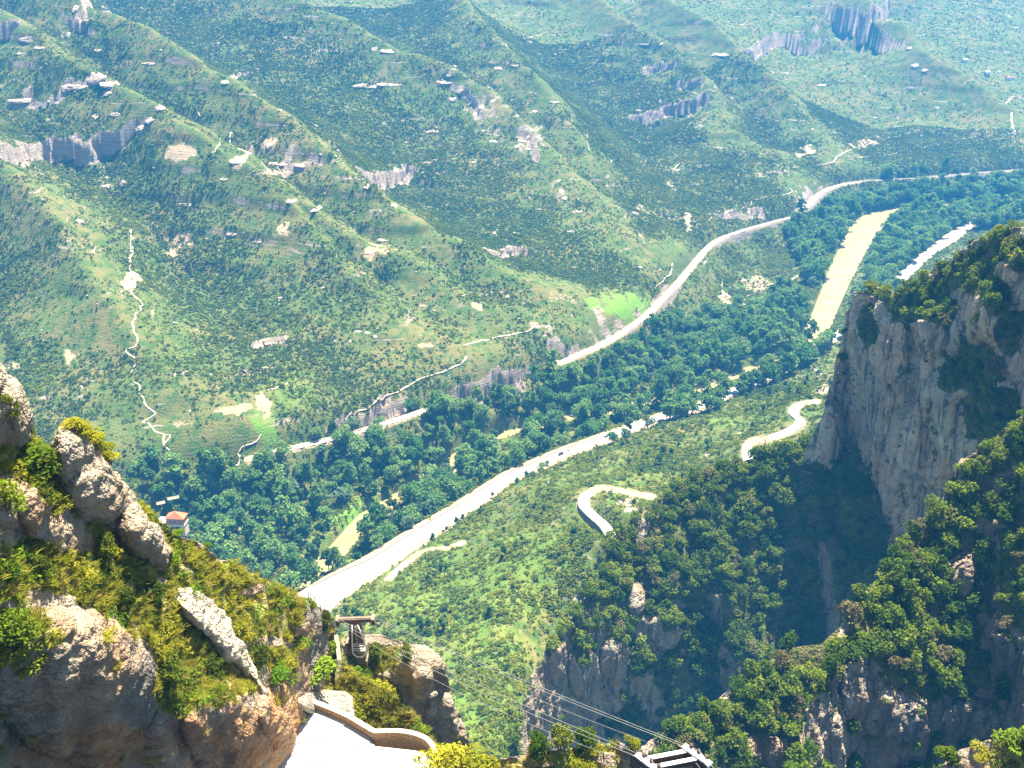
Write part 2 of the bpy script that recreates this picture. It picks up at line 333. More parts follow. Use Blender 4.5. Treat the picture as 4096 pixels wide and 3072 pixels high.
crest_px = {
 'i': [(150, 120), (210, 200), (395, 290), (575, 385), (760, 480), (900, 560), (1000, 620), (1130, 760), (1200, 850), (1290, 960), (1390, 1060), (1480, 1150), (1539, 1210), (1613, 1290), (1687, 1351), (1835, 1388), (1891, 1425), (1960, 1470)],
 'g': [(1180, 780), (1290, 860), (1400, 940), (1520, 985), (1600, 1010), (1650, 1036), (1761, 1129), (1835, 1172), (1983, 1234), (2107, 1271), (2163, 1296), (2250, 1350), (2320, 1395)],
 'f': [(560, 100), (700, 180), (820, 250), (914, 303), (1006, 370), (1080, 413), (1166, 462), (1223, 525), (1290, 580), (1366, 655), (1490, 747), (1625, 864), (1749, 939), (1860, 982), (1934, 1036), (2008, 1083), (2076, 1117), (2187, 1160), (2292, 1185), (2385, 1215), (2480, 1280)],
 'a': [(1180, 0), (1290, 40), (1391, 80), (1514, 154), (1594, 204), (1712, 228), (1835, 284), (1983, 370), (2082, 482), (2187, 568), (2249, 654), (2311, 716), (2360, 790), (2434, 870), (2470, 914), (2539, 963), (2694, 1013), (2760, 1050)],
 'b': [(1820, -60), (1872, 0), (1909, 74), (1983, 148), (2070, 235), (2169, 327), (2224, 401), (2290, 520), (2360, 620)],
 'c': [(2330, -60), (2410, 0), (2477, 62), (2576, 130), (2663, 167), (2725, 230), (2829, 309), (2863, 395), (2872, 457), (2934, 512), (3076, 599), (3125, 655), (3162, 692), (3261, 741), (3290, 760)],
 'd': [(2860, 100), (2989, 228), (3076, 290), (3156, 370), (3218, 457), (3298, 550), (3347, 617), (3420, 690)],
 'e': [(3380, -80), (3500, 20), (3551, 56), (3619, 99), (3693, 204), (3743, 235), (3872, 309), (3996, 401), (4080, 470), (4150, 560)],
 'k': [(-60, 560), (60, 690), (170, 800), (260, 930), (330, 1060), (420, 1200), (560, 1400), (700, 1560), (850, 1660), (1000, 1700)],
}
near_crest_px = [[(1640, 2260), (1790, 2190), (1900, 2155), (2100, 2150), (2300, 2160), (2430, 2150), (2600, 2150)],
                 [(1900, 2010), (1980, 1960), (2150, 1925), (2270, 1955), (2420, 2050)],
                 [(2600, 1740), (2760, 1700), (3000, 1640), (3250, 1560), (3330, 1500)]]
K = 0.40
def foot_s(X, Y):
    d, sd, par, L = poly_dist(X, Y, foot); return d * sd, par
def env_far(s):
    s = np.maximum(s, 0); lin = K * s
    return Z_RAIL + 20 * (1 - np.exp(-s / 10)) + 540 * np.tanh(lin / 540)
road_line = road[::4, :2]
def near_base(X, Y):
    d, sd, par, L = poly_dist(X, Y, road_line); d = d * sd      # + = left of travel = river side
    up = np.maximum(-d - 8, 0)
    return Z_ROAD + 142 * np.tanh(0.53 * up / 142), d
def march(px, hf, t0=400, t1=6500, step=6):
    a = np.array(px, float); r = rays(a[:, 0], a[:, 1]); r /= np.linalg.norm(r, axis=1, keepdims=True)
    t = np.full(len(a), float(t0)); done = np.zeros(len(a), bool)
    while t.max() < t1 and not done.all():
        P = r * t[:, None] + [0, 0, CAMZ]; below = P[:, 2] < hf(P[:, 0], P[:, 1])
        done |= below; t = np.where(done, t, t + step)
    lo = t - step; hi = t
    for _ in range(8):
        mid = (lo + hi) / 2; P = r * mid[:, None] + [0, 0, CAMZ]; b = P[:, 2] < hf(P[:, 0], P[:, 1])
        hi = np.where(b, mid, hi); lo = np.where(b, lo, mid)
    return r * hi[:, None] + [0, 0, CAMZ]
crests = []
for nm, px in crest_px.items():
    P = march(px, lambda x, y: env_far(foot_s(x, y)[0]), 600, 5000)
    d0 = P[0, :2] - P[min(3, len(P) - 1), :2]; d0 /= np.linalg.norm(d0); up = np.array([-0.80, 0.60]); d0 = d0 * .5 + up * .5
    crests.append(np.concatenate([[P[0, :2] + d0 * 1500], P[:, :2]]) if nm not in 'gd' else np.concatenate([[P[0, :2] + d0 * 220], P[:, :2]]))
near_crests = [march(px, lambda x, y: near_base(x, y)[0], 400, 2500)[:, :2] for px in near_crest_px]

# ------------------------------------------------------------------ the terrain: polar grid
azf = np.radians(np.arange(-33.0, 33.01, 0.078))
az = np.concatenate([np.radians(np.arange(-62, -33, 2.0)), azf, np.radians(np.arange(35, 63, 2.0))])
rr = np.concatenate([np.arange(215, 560, 4.0), np.arange(560, 2750, 3.1)])
r = 2750.0; ext = []
while r < 7000: ext.append(r); r *= 1.0035 if r < 3800 else 1.012
rr = np.concatenate([rr, ext])
RR, AZ = np.meshgrid(rr, az, indexing='ij')
X = (RR * np.sin(AZ)).astype(np.float32); Y = (RR * np.cos(AZ)).astype(np.float32)
sF, _ = foot_s(X, Y)
wob = fbm(np.stack([X, Y, 0 * X], -1) / 260, 3) * 26       # bends in the gully lines
wob2 = fbm(np.stack([X + 900, Y, 0 * X], -1) / 260, 3) * 26
dc = np.full(X.shape, 1e9, np.float32)
for c in crests:
    lim = 1e9
    dc = np.minimum(dc, poly_dist(X, Y, c)[0])
side_n = fbm(np.stack([X, Y, 0 * X + 4], -1) / 120, 3)
Gm = 16 + 98 * sstep(0, 380, sF)
de = np.sqrt(dc * dc + 9 ** 2) - 9
far = env_far(sF) - Gm * (1 - np.exp(-de / 105)) + side_n * np.clip(sF / 60, 0, 1) * (1.5 + 5 * np.clip(dc / 120, 0, 1))
rid = 1 - np.abs(fbm(np.stack([X, Y, 0 * X + 9], -1) / 330, 3)); far += (rid - 0.75) * 10 * np.clip(sF / 200, 0, 1)
nb, dr = near_base(X, Y)
dn = np.full(X.shape, 1e9, np.float32)
for c in near_crests: dn = np.minimum(dn, poly_dist(X, Y, c)[0])
upn = np.maximum(-dr - 8, 0)
nb = nb - 85 * sstep(-15, 70, X) * (1 - sstep(480, 620, np.hypot(X, Y)))
near = nb - 20 * np.clip(upn / 70, 0, 1) * (1 - np.exp(-(np.sqrt(dn * dn + 64) - 8) / 50)) + fbm(np.stack([X, Y, 0 * X + 2], -1) / 70, 4) * 5 * np.clip(upn / 40, 0, 1)
floor = 6 + 0 * X
dr_pos = np.maximum(dr, 0)
bank_road = 6 + (Z_ROAD - 6) * (1 - sstep(9, 34, dr_pos))
bank_rail = 6 + (Z_RAIL - 6) * (1 - sstep(4, 55, -sF + 4 + 14 * side_n))
low = np.maximum(np.where(dr > 0, bank_road, near), bank_rail) + fbm(np.stack([X, Y, 0 * X + 5], -1) / 45, 3) * 1.2
HZ = np.where(sF > 0, far, low)
driv, _, priv, _ = poly_dist(X, Y, river)
wriv = np.interp(priv, np.linspace(0, 1, len(river_w)), river_w)
HZ = np.where(sF < 8, HZ - (HZ + 1.8) * (1 - sstep(wriv - 1, wriv + 7, driv)) * (HZ < 18), HZ)

drr = np.log(RR)  # (unused spacing hint)
def samp(x, y, A=None):
    A = HZ if A is None else A
    x = np.asarray(x, float); y = np.asarray(y, float)
    fr = np.interp(np.hypot(x, y), rr, np.arange(len(rr))); fa = np.interp(np.arctan2(x, y), az, np.arange(len(az)))
    i = np.clip(fr.astype(int), 0, len(rr) - 2); j = np.clip(fa.astype(int), 0, len(az) - 2); a = fr - i; b = fa - j
    return A[i, j] * (1 - a) * (1 - b) + A[i + 1, j] * a * (1 - b) + A[i, j + 1] * (1 - a) * b + A[i + 1, j + 1] * a * b
def hit(px, t0=420, step=5): return march(px, lambda x, y: samp(x, y), t0, 6500, step)

# cliff bands: top edges in the photograph, height, recovery length
ROCK = np.zeros(X.shape, np.float32); BARE = np.zeros(X.shape, np.float32); LUSH = np.zeros(X.shape, np.float32)
bands = [([(-160, 590), (0, 570), (120, 560), (200, 575), (260, 555), (330, 560), (400, 545), (460, 525), (520, 490), (570, 455), (640, 425)], 30, 120),
         ([(-120, 120), (0, 85), (60, 80), (90, 95)], 24, 90), ([(180, 70), (240, 40), (330, 10), (420, -20)], 18, 80),
         ([(0, 395), (110, 388), (230, 372), (300, 330), (370, 300), (420, 330), (480, 380)], 7, 50),
         ([(1430, 690), (1500, 690), (1600, 670), (1690, 645)], 26, 110), ([(1920, 990), (2000, 995), (2080, 990), (2140, 985)], 16, 70),
         ([(2500, 470), (2570, 450), (2640, 430), (2700, 405), (2780, 395), (2850, 350)], 34, 130),
         ([(2680, 330), (2760, 325), (2830, 318)], 14, 60),
         ([(2940, 170), (3040, 165), (3130, 130), (3200, 145), (3290, 105), (3340, 80)], 46, 160),
         ([(3220, 30), (3330, 20), (3420, 40), (3500, 20), (3560, -20)], 70, 220),
         ([(2560, 265), (2640, 255), (2720, 235)], 16, 60), ([(1040, 690), (1130, 655), (1220, 650), (1260, 665)], 9, 45),
         ([(1780, 300), (1840, 345), (1910, 420), (1960, 480)], 12, 50), ([(2840, 860), (2960, 845), (3080, 852)], 12, 50),
         ([(860, 330), (930, 300), (1010, 285), (1080, 270)], 10, 50), ([(2080, 500), (2130, 560), (2180, 640)], 9, 40),
         ([(960, 1370), (1080, 1350), (1180, 1345)], 6, 40), ([(1230, 1752), (1330, 1722), (1450, 1680), (1560, 1640), (1660, 1600), (1740, 1580)], 13, 18), ([(2180, 1405), (2230, 1372), (2280, 1385), (2330, 1395)], 13, 16), ([(1770, 1600), (1860, 1560), (1960, 1520), (2060, 1480), (2150, 1440)], 18, 30)]
rough = fbm(np.stack([X, Y, 0 * X], -1) / 30, 3); rough2 = fbm(np.stack([X + 500, Y, 0 * X], -1) / 11, 2)
for px, Hc, rec in bands:
    P = smooth_line(hit(px), 3)[:, :2]
    d, sd, par, L = poly_dist(X, Y, P)
    mid = P[len(P) // 2]; # camera side sign
    _, s0, _, _ = poly_dist(np.array([mid[0] * 0.97]), np.array([mid[1] * 0.97]), P)
    dd = d * sd * s0[0] + rough * 13 + rough2 * 6 + 7 * fbm(np.stack([X, Y, 0 * X + 3], -1) / 75, 2)
    ends = sstep(0, 0.18, par) * (1 - sstep(0.82, 1.0, par)) * (1 - sstep(0, 25, np.where((par < .004) | (par > .996), d, 0)))
    g = sstep(0, 5, dd) * (1 - sstep(8, rec, dd)) * ends * (0.75 + 0.5 * np.clip(rough + .5, 0, 1))
    HZ -= .72 * Hc * g
    ROCK = np.maximum(ROCK, ends * sstep(-5, 1, dd) * (1 - sstep(6, 12, dd)))
# strata: faint terraces everywhere on the far side
tn = fbm(np.stack([X, Y, 0 * X + 31], -1) / 180, 3); ph = (HZ + 12 * tn) / 34.0; fr_ = ph - np.floor(ph)
tm = np.clip(sF / 80, 0, 1) * np.clip(0.5 + 1.2 * fbm(np.stack([X, Y, 0 * X + 77], -1) / 150, 2), 0, 1)
HZ += tm * 34 * 0.22 * (sstep(0.35, 0.62, fr_) - fr_)
ROCK = np.maximum(ROCK, tm * 0.8 * np.clip(1 - np.abs(fr_ - 0.52) / 0.055, 0, 1) * np.clip(0.25 + 1.6 * rough, 0, 1))
HZ += rough * 1.2 * np.clip(sF / 30, 0, 1) + rough2 * 0.5 * np.clip(sF / 30, 0, 1)

# side roads on the near slope (drop to terrain, then level the terrain along them)
side_roads = [([(1555, 2315), (1600, 2270), (1660, 2228), (1720, 2205), (1790, 2190), (1850, 2170)], 2.6),
              ([(2455, 2160), (2420, 2105), (2370, 2060), (2335, 2020), (2345, 1980), (2400, 1962), (2460, 1968), (2530, 1975), (2600, 1985)], 4.4),
              ([(2995, 1850), (2990, 1800), (3005, 1770), (3060, 1757), (3130, 1735), (3185, 1705), (3200, 1680), (3175, 1655), (3180, 1630), (3215, 1613), (3270, 1605)], 4.4)]
side_lines = []
for px, hw in side_roads:
    P = smooth_line(hit(px), 6)
    z = P[:, 2].copy()
    for _ in range(40): z[1:-1] = (z[:-2] + 2 * z[1:-1] + z[2:]) / 4
    z += 0.6
    # re-seat on the viewing rays at the smoothed height so the line keeps its course
    u, v = project(P); Q = at_z(u, v, z); Q[:, 2] = z; side_lines.append((Q, hw))
    d, sd, par, L = poly_dist(X, Y, Q); zt = np.interp(par, np.linspace(0, 1, len(Q)), z)
    m = 1 - sstep(hw + 1.5, hw + 13, d); HZ = HZ * (1 - m) + (zt - 0.25) * m
    BARE = np.maximum(BARE, 0.7 * (1 - sstep(hw + .5, hw + 2, d)))
# level beds of the main road and railway
d, sd, par, L = poly_dist(X, Y, road); hwv = np.interp(par, np.linspace(0, 1, len(road_hw)), road_hw)
m = 1 - sstep(hwv + 2, hwv + 9, d); HZ = HZ * (1 - m) + (Z_ROAD - 0.3) * m
BARE = np.maximum(BARE, (1 - sstep(hwv + 3, hwv + 6, d)))
for ra in (rail_a, rail_b):
    d, sd, par, L = poly_dist(X, Y, ra); m = 1 - sstep(4.5, 7.5, d); HZ = HZ * (1 - m) + (Z_RAIL - 0.3) * m
    BARE = np.maximum(BARE, 0.7 * (1 - sstep(5, 8, d)))
HZ = np.minimum(HZ, 572)
# surface normal -> rock on steep ground
def grid_normals(P):
    a = np.gradient(P, axis=0); b = np.gradient(P, axis=1); n = np.cross(a, b); n /= np.linalg.norm(n, axis=-1, keepdims=True) + 1e-9
    return n
PT = np.stack([X, Y, HZ], -1); NT_ = grid_normals(PT); nz = np.abs(NT_[..., 2])
ROCK = np.maximum(ROCK, (1 - sstep(0.46, 0.62, nz)) * np.clip(0.75 + rough, 0, 1) * np.where(np.abs(sF) < 60, np.clip(.35 + 2.2 * side_n, 0, 1), 1))
UU, VV = project(PT)
PN = (rough * .9 + rough2 * .5).astype(np.float32); PN2 = (fbm(np.stack([X + 50, Y, 0 * X + 8], -1) / 24, 3) * .9 + rough2 * .4).astype(np.float32)
def paint(A, spots, soft=0.35):
    for (u, v, ru, rv, val, *rot) in spots:
        a = math.radians(rot[0]) if rot else 0
        du = UU - u + PN * ru; dv = VV - v + PN2 * rv; q = np.sqrt(((du * math.cos(a) + dv * math.sin(a)) / ru) ** 2 + ((-du * math.sin(a) + dv * math.cos(a)) / rv) ** 2)
        A[:] = np.maximum(A, val * (1 - sstep(1 - soft, 1 + soft, q)))
vis_far = sF > -40
paint(LUSH, [(2480, 1215, 130, 42, 1, -8), (1400, 2060, 110, 70, .9), (1420, 2220, 70, 22, .8, -20), (1070, 1710, 40, 60, .9), (1160, 1540, 120, 80, .2), (3320, 1090, 26, 130, .6, 10), (2420, 1740, 60, 14, .8, -20), (2890, 1690, 60, 14, .5), (1700, 2560, 420, 380, .35), (2050, 2300, 350, 160, .3), (2300, 1880, 420, 90, .15), (950, 1060, 110, 50, .15)])
paint(BARE, [(3040, 1140, 55, 30, .95, 20), (3080, 1165, 60, 12, 1, 15), (2900, 1205, 25, 30, .9), (960, 640, 50, 36, .9, -40), (1080, 575, 30, 30, .7), (730, 610, 70, 40, .75), (520, 1120, 30, 50, .8, 40), (1060, 1630, 30, 40, .7), (950, 1640, 100, 22, .55, -5), (720, 1690, 80, 22, .5), (2750, 880, 14, 40, .9), (1500, 1000, 60, 32, .6), (2230, 1190, 60, 22, .45), (1920, 1230, 30, 20, .7), (1700, 1380, 30, 14, .6), (720, 970, 60, 40, .6), (3460, 570, 60, 14, .8, -20), (3230, 600, 40, 16, .7, -25), (870, 930, 30, 20, .5), (280, 1420, 20, 30, .8), (1140, 930, 30, 30, .7), (60, 1460, 30, 14, .6), (1860, 1870, 40, 16, .8, -25), (2000, 2090, 30, 14, .4), (1800, 2050, 40, 14, .9, -40), (3160, 1760, 100, 45, .35), (3170, 1520, 60, 16, .5, -20), (3010, 1540, 45, 12, .9)])
paint(ROCK, [(2520, 2000, 60, 40, .7), (3290, 1530, 40, 50, .6), (2170, 1300, 40, 14, .6), (2420, 1320, 60, 70, .55), (2240, 1430, 30, 40, .6), (420, 640, 60, 30, .4), (3230, 790, 36, 60, .75), (1240, 650, 90, 20, .6), (1950, 440, 60, 90, .5, 30), (2120, 560, 50, 60, .5, 40), (2240, 770, 30, 70, .5, -20), (480, 740, 70, 30, .5), (3640, 230, 60, 90, .4, -30)], 0.5)

# ------------------------------------------------------------------ terrain mesh
terrain = link('terrain', np_mesh('terrain', PT.reshape(-1, 3), grid_faces(len(rr), len(az)), M['hill'], True, {'rock': ROCK, 'bare': BARE, 'lush': LUSH}))
tag(terrain, kind='structure')
print('terrain', time.time() - T0)

# ------------------------------------------------------------------ ribbons: river, roads, railway, tracks
def ribbon(name, P, hw, mat, kind='structure', label=None, skirt=0.0, off=0.0, parent=None):
    P = np.asarray(P, float); t = np.gradient(P[:, :2], axis=0); t /= np.linalg.norm(t, axis=1, keepdims=True) + 1e-9
    n = np.stack([-t[:, 1], t[:, 0]], 1); hw = np.broadcast_to(np.asarray(hw, float), (len(P),))[:, None]; o = np.asarray(off)
    A = P.copy(); B = P.copy(); A[:, :2] += n * (hw + o); B[:, :2] -= n * (hw - o)
    rows = [A, B]
    if skirt:
        A2 = A.copy(); B2 = B.copy(); A2[:, 2] -= skirt; B2[:, 2] -= skirt; A2[:, :2] += n * skirt * .3; B2[:, :2] -= n * skirt * .3; rows = [A2, A, B, B2]
    V = np.stack(rows, 1); ob = link(name, np_mesh(name, V.reshape(-1, 3), grid_faces(len(P), len(rows))[:, ::-1], mat, False), parent)
    if not parent: tag(ob, label, kind=kind)
    return ob
wv = river.copy(); wv[:, 2] = 0.0
ribbon('river', wv, river_w + 5, M['water'])
rd = road.copy(); rd[:, 2] = Z_ROAD
ribbon('road', rd, road_hw, M['road'], skirt=0.6)
vg = rd.copy(); vg[:, 2] -= 0.12
ribbon('road_verge', vg, road_hw + 3.2, M['verge'], skirt=1.5)
ln = rd.copy(); ln[:, 2] += 0.02
for k, (P, hw) in enumerate(side_lines):
    ribbon('mountain_road', P, hw, M['road'], skirt=0.8)
    Q = P.copy(); Q[:, 2] += 0.02; ribbon('road_line', Q, 0.09, M['paint'])
    Q = P.copy(); Q[:, 2] += 0.02; ribbon('road_line', Q, 0.09, M['paint'], off=hw - 0.5); ribbon('road_line', Q, 0.09, M['paint'], off=-(hw - 0.5))
for ra in (rail_a, rail_b):
    Q = ra.copy(); Q[:, 2] = Z_RAIL; ribbon('railway_bed', Q, 4.3, M['ballast'], skirt=0.8)
    for o in (-2.3, -0.9, 0.9, 2.3):
        B = Q.copy(); B[:, 2] += 0.22; ribbon('rail', B, 0.11, M['rail'], skirt=0.2, off=o)
track_px = [
 ([(522, 920), (519, 1061), (522, 1092), (513, 1117), (522, 1154), (531, 1178), (559, 1203), (565, 1228), (546, 1271), (534, 1283), (534, 1320), (546, 1345), (550, 1370), (537, 1388), (506, 1401), (519, 1419), (537, 1432), (534, 1462), (525, 1493)], 0.9),
 ([(537, 1530), (553, 1543), (556, 1574), (574, 1598), (587, 1623), (617, 1648), (617, 1660), (571, 1688), (599, 1697), (617, 1722), (636, 1734), (651, 1740), (655, 1777), (679, 1802)], 0.9), ([(651, 1740), (679, 1743), (655, 1777)], 0.7),
 ([(1372, 1666), (1450, 1640), (1527, 1611), (1588, 1567), (1675, 1518), (1736, 1499), (1798, 1475), (1848, 1450), (1869, 1425)], 1.6),
 ([(1854, 1382), (1922, 1364), (1983, 1351), (2076, 1333), (2126, 1314), (2150, 1293)], 1.3),
 ([(3144, 670), (3210, 666), (3273, 661), (3329, 648), (3354, 624), (3440, 630), (3564, 617), (3687, 593), (3743, 574), (3829, 559), (3903, 546)], 1.7),
 ([(3162, 753), (3162, 772), (3076, 784), (3008, 803), (3002, 821), (2915, 846), (2847, 855), (2838, 877), (2767, 889)], 1.2),
 ([(2687, 1052), (2681, 1086), (2657, 1117), (2620, 1154)], 1.6), ([(2887, 1110), (2890, 1160), (2897, 1210)], 1.3), ([(3030, 1165), (2985, 1190), (2975, 1220)], 1.8), ([(3200, 1085), (3185, 1105), (3165, 1118)], 1.4),
 ([(979, 1784), (954, 1808), (963, 1833), (945, 1864)], 1.2), ([(1070, 1560), (1120, 1545), (1160, 1530)], 1.0), ([(1040, 1735), (1025, 1760), (985, 1785)], 1.0),
 ([(930, 535), (920, 560), (870, 585), (845, 610)], 1.1), ([(795, 450), (803, 470)], 1.2), ([(3354, 624), (3420, 590), (3500, 565), (3600, 545), (3690, 515)], 1.4),
 ([(3410, 840), (3440, 812), (3500, 803), (3560, 805), (3620, 792)], 1.5), ([(4000, 415), (4040, 395), (4096, 398)], 3.0), ([(4045, 450), (4050, 500), (4060, 530)], 2.0),
 ([(1300, 1890), (1340, 1850), (1400, 1810)], 1.2), ([(530, 985), (525, 1030), (519, 1061)], 0.9), ([(2790, 640), (2720, 655), (2690, 690)], 1.0)]
for px, hw in track_px:
    P = smooth_line(hit(px), 8); P[:, 2] = samp(P[:, 0], P[:, 1]) + 0.45
    jit = fbm(P / 14.0, 2) * 1.6; P[:, 0] += jit; P[:, 2] = samp(P[:, 0], P[:, 1]) + 0.4
    ribbon('dirt_track', P, hw * .8 * (0.75 + 0.6 * np.random.default_rng(5).random(len(P))), M['track'], skirt=0.6)
# ------------------------------------------------------------------ plant prototypes (kept outside the scene, instanced or copied)
def leaf_cloud(centers, radii, n, size, seed, flat=0.6, fill=0.55, lean=0.5):
    """small leaf faces spread through several ellipsoid lobes; returns V, F (triangles pairs as quads)"""
    g = np.random.default_rng(seed); centers = np.asarray(centers, float); radii = np.asarray(radii, float)
    if radii.ndim == 1: radii = np.repeat(radii[:, None], 3, 1)
    vol = radii.prod(1) ** (2 / 3); k = g.choice(len(centers), n, p=vol / vol.sum())
    d = g.normal(size=(n, 3)); d /= np.linalg.norm(d, axis=1, keepdims=True); d[:, 2] = np.where(d[:, 2] < -0.35, -d[:, 2] * 0.5, d[:, 2])
    rad = fill + (1 - fill) * g.random((n, 1)) ** 0.5
    P = centers[k] + d * rad * radii[k]
    nrm = d * (1 - lean) + g.normal(size=(n, 3)) * lean + np.array([0, 0, 0.35]); nrm /= np.linalg.norm(nrm, axis=1, keepdims=True)
    a = np.cross(nrm, g.normal(size=(n, 3))); a /= np.linalg.norm(a, axis=1, keepdims=True) + 1e-9; b = np.cross(nrm, a)
    s = size * (0.6 + 0.8 * g.random((n, 1))); a *= s; b *= s * flat
    V = np.stack([P - a, P - b * .9 + nrm * s * .12, P + a, P + b * .9 - nrm * s * .1], 1).reshape(-1, 3)
    return V, np.arange(n * 4).reshape(-1, 4)
def blade_cloud(n, h, spread, width, seed, bend=0.4):
    g = np.random.default_rng(seed); V = []
    ang = g.random(n) * 6.283; base = g.normal(size=(n, 2)) * spread * .35; L = h * (0.55 + 0.6 * g.random(n)); out = spread * (0.3 + g.random(n)) * bend
    for i in range(n):
        c, s_ = math.cos(ang[i]), math.sin(ang[i]); x, y = base[i]; w = width
        V += [(x - s_ * w, y + c * w, -0.05), (x + s_ * w, y - c * w, -0.05), (x + c * out[i] * .4 + s_ * w * .7, y + s_ * out[i] * .4 - c * w * .7, L[i] * .6), (x + c * out[i], y + s_ * out[i], L[i])]
    return np.array(V), np.arange(n * 4).reshape(-1, 4)
def proto(name, V, F, mat): return bpy.data.objects.new(name, np_mesh(name, V, F, mat, False))
def lobes(n, h, w, seed, z0=0.35, big=0.45):
    g = np.random.default_rng(seed); c = []; r_ = []
    for i in range(n):
        a = g.random() * 6.283; q = (i / n) ; z = h * (z0 + (1 - z0 - .12) * q); prof = math.sin(math.pi * (0.18 + 0.74 * q)) ; rad = w * .5 * prof * (0.35 + .5 * g.random())
        c.append((math.cos(a) * rad, math.sin(a) * rad, z)); s_ = w * big * (0.45 + .35 * g.random()) * (0.6 + .5 * prof); r_.append((s_, s_, s_ * .85))
    return c, r_
M['scrub2'] = mat_leaf('light_scrub_leaves', (0.100, 0.145, 0.014), (0.205, 0.225, 0.026), 0.35)
P_scrub = [proto('scrub_bush', *leaf_cloud(np.random.default_rng(90 + i).normal(size=(5, 3)) * [.45, .35, .08] + [0, 0, .3], np.random.default_rng(60 + i).uniform(.25, .55, (5, 3)), 52, 0.20, 40 + i, .8, .55, .4), M['scrub' if i < 4 else 'scrub2']) for i in range(7)]
def tree_mesh(kind, seed):
    if kind == 'poplar': c, r_ = lobes(11, 15, 7.2, seed, .28, .42); n, sz, mt = 620, .62, M['poplar']
    elif kind == 'round': c, r_ = lobes(10, 10.5, 9.0, seed, .34, .42); n, sz, mt = 620, .62, M['poplar']
    elif kind == 'pale': c, r_ = lobes(9, 8.5, 7.5, seed, .28, .42); n, sz, mt = 520, .55, M['pale_tree']
    elif kind == 'pine': c, r_ = lobes(9, 9.5, 5.0, seed, .38, .38); n, sz, mt = 460, .50, M['pine']
    elif kind == 'oak': c, r_ = lobes(8, 4.6, 4.6, seed, .22, .42); n, sz, mt = 430, .30, M['oak']
    V, F = leaf_cloud(c, r_, n, sz, seed, .75, .5, .5); return np_mesh('crown', V, F, mt, False)
def trunk_mesh(h, r0, seed, limbs=4):
    g = random.Random(seed); b = MB(); b.tube([(0, 0, -1.0), (0.02 * h, 0, h * .4), (0, .02 * h, h)], [r0, r0 * .75, r0 * .3], 6)
    for k in range(limbs):
        a = g.random() * 6.28; z = h * (.45 + .4 * g.random()); l = h * .32
        b.tube([(0, 0, z), (math.cos(a) * l * .6, math.sin(a) * l * .6, z + l * .35), (math.cos(a) * l, math.sin(a) * l, z + l * .7)], [r0 * .4, r0 * .25, r0 * .1], 4)
    me = bpy.data.meshes.new('trunk'); me.from_pydata(b.v, [], b.f); me.materials.append(M['bark']); return me
TREES = {k: [tree_mesh(k, 100 + 7 * i + 31 * j) for i in range(5)] for j, k in enumerate(('poplar', 'round', 'pale', 'pine', 'oak'))}
TRUNK = {'poplar': trunk_mesh(11, .32, 1), 'round': trunk_mesh(7, .34, 2), 'pale': trunk_mesh(6, .26, 3), 'pine': trunk_mesh(7.5, .22, 4), 'oak': trunk_mesh(3.2, .16, 5)}
def place_tree(kind, name, pos, scale, label, cat, group, var=None, squash=1.0):
    e = empty(name, pos, random.random() * 6.28); e.scale = (scale, scale, scale * squash)
    tag(e, label, cat, group)
    link('crown', TREES[kind][var if var is not None else random.randrange(5)], e); link('trunk', TRUNK[kind], e)
    return e
def scatter(name, P, rot, scl, idx, protos, label):
    """one object of uncountable growth: points with instances (geometry nodes)"""
    me = bpy.data.meshes.new(name); n = len(P); me.vertices.add(n); me.vertices.foreach_set('co', np.asarray(P, np.float32).ravel())
    a = me.attributes.new('rot', 'FLOAT_VECTOR', 'POINT'); a.data.foreach_set('vector', np.asarray(rot, np.float32).ravel())
    scl = np.asarray(scl, np.float32); scl = np.repeat(scl[:, None], 3, 1) if scl.ndim == 1 else scl
    a = me.attributes.new('scl', 'FLOAT_VECTOR', 'POINT'); a.data.foreach_set('vector', scl.ravel())
    a = me.attributes.new('idx', 'INT', 'POINT'); a.data.foreach_set('value', np.asarray(idx, np.int32))
    col = bpy.data.collections.new(name + '_kinds')
    for p in protos: col.objects.link(p)
    ng = bpy.data.node_groups.new(name, 'GeometryNodeTree')
    ng.interface.new_socket('Geometry', in_out='INPUT', socket_type='NodeSocketGeometry'); ng.interface.new_socket('Geometry', in_out='OUTPUT', socket_type='NodeSocketGeometry')
    N = ng.nodes.new; gi = N('NodeGroupInput'); go = N('NodeGroupOutput'); ci = N('GeometryNodeCollectionInfo'); ip = N('GeometryNodeInstanceOnPoints')
    ci.inputs['Collection'].default_value = col; ci.inputs['Separate Children'].default_value = True; ci.inputs['Reset Children'].default_value = True
    def na(nm, t):
        x = N('GeometryNodeInputNamedAttribute'); x.data_type = t; x.inputs['Name'].default_value = nm; return x.outputs['Attribute']
    L = ng.links.new
    L(gi.outputs[0], ip.inputs['Points']); L(ci.outputs[0], ip.inputs['Instance']); ip.inputs['Pick Instance'].default_value = True
    L(na('idx', 'INT'), ip.inputs['Instance Index']); L(na('rot', 'FLOAT_VECTOR'), ip.inputs['Rotation']); L(na('scl', 'FLOAT_VECTOR'), ip.inputs['Scale'])
    L(ip.outputs[0], go.inputs[0])
    o = link(name, me); md = o.modifiers.new('scatter', 'NODES'); md.node_group = ng; tag(o, label, kind='stuff'); return o
def rots(n, tilt=0.15):
    return np.stack([rng.normal(size=n) * tilt, rng.normal(size=n) * tilt, rng.random(n) * 6.283], 1)

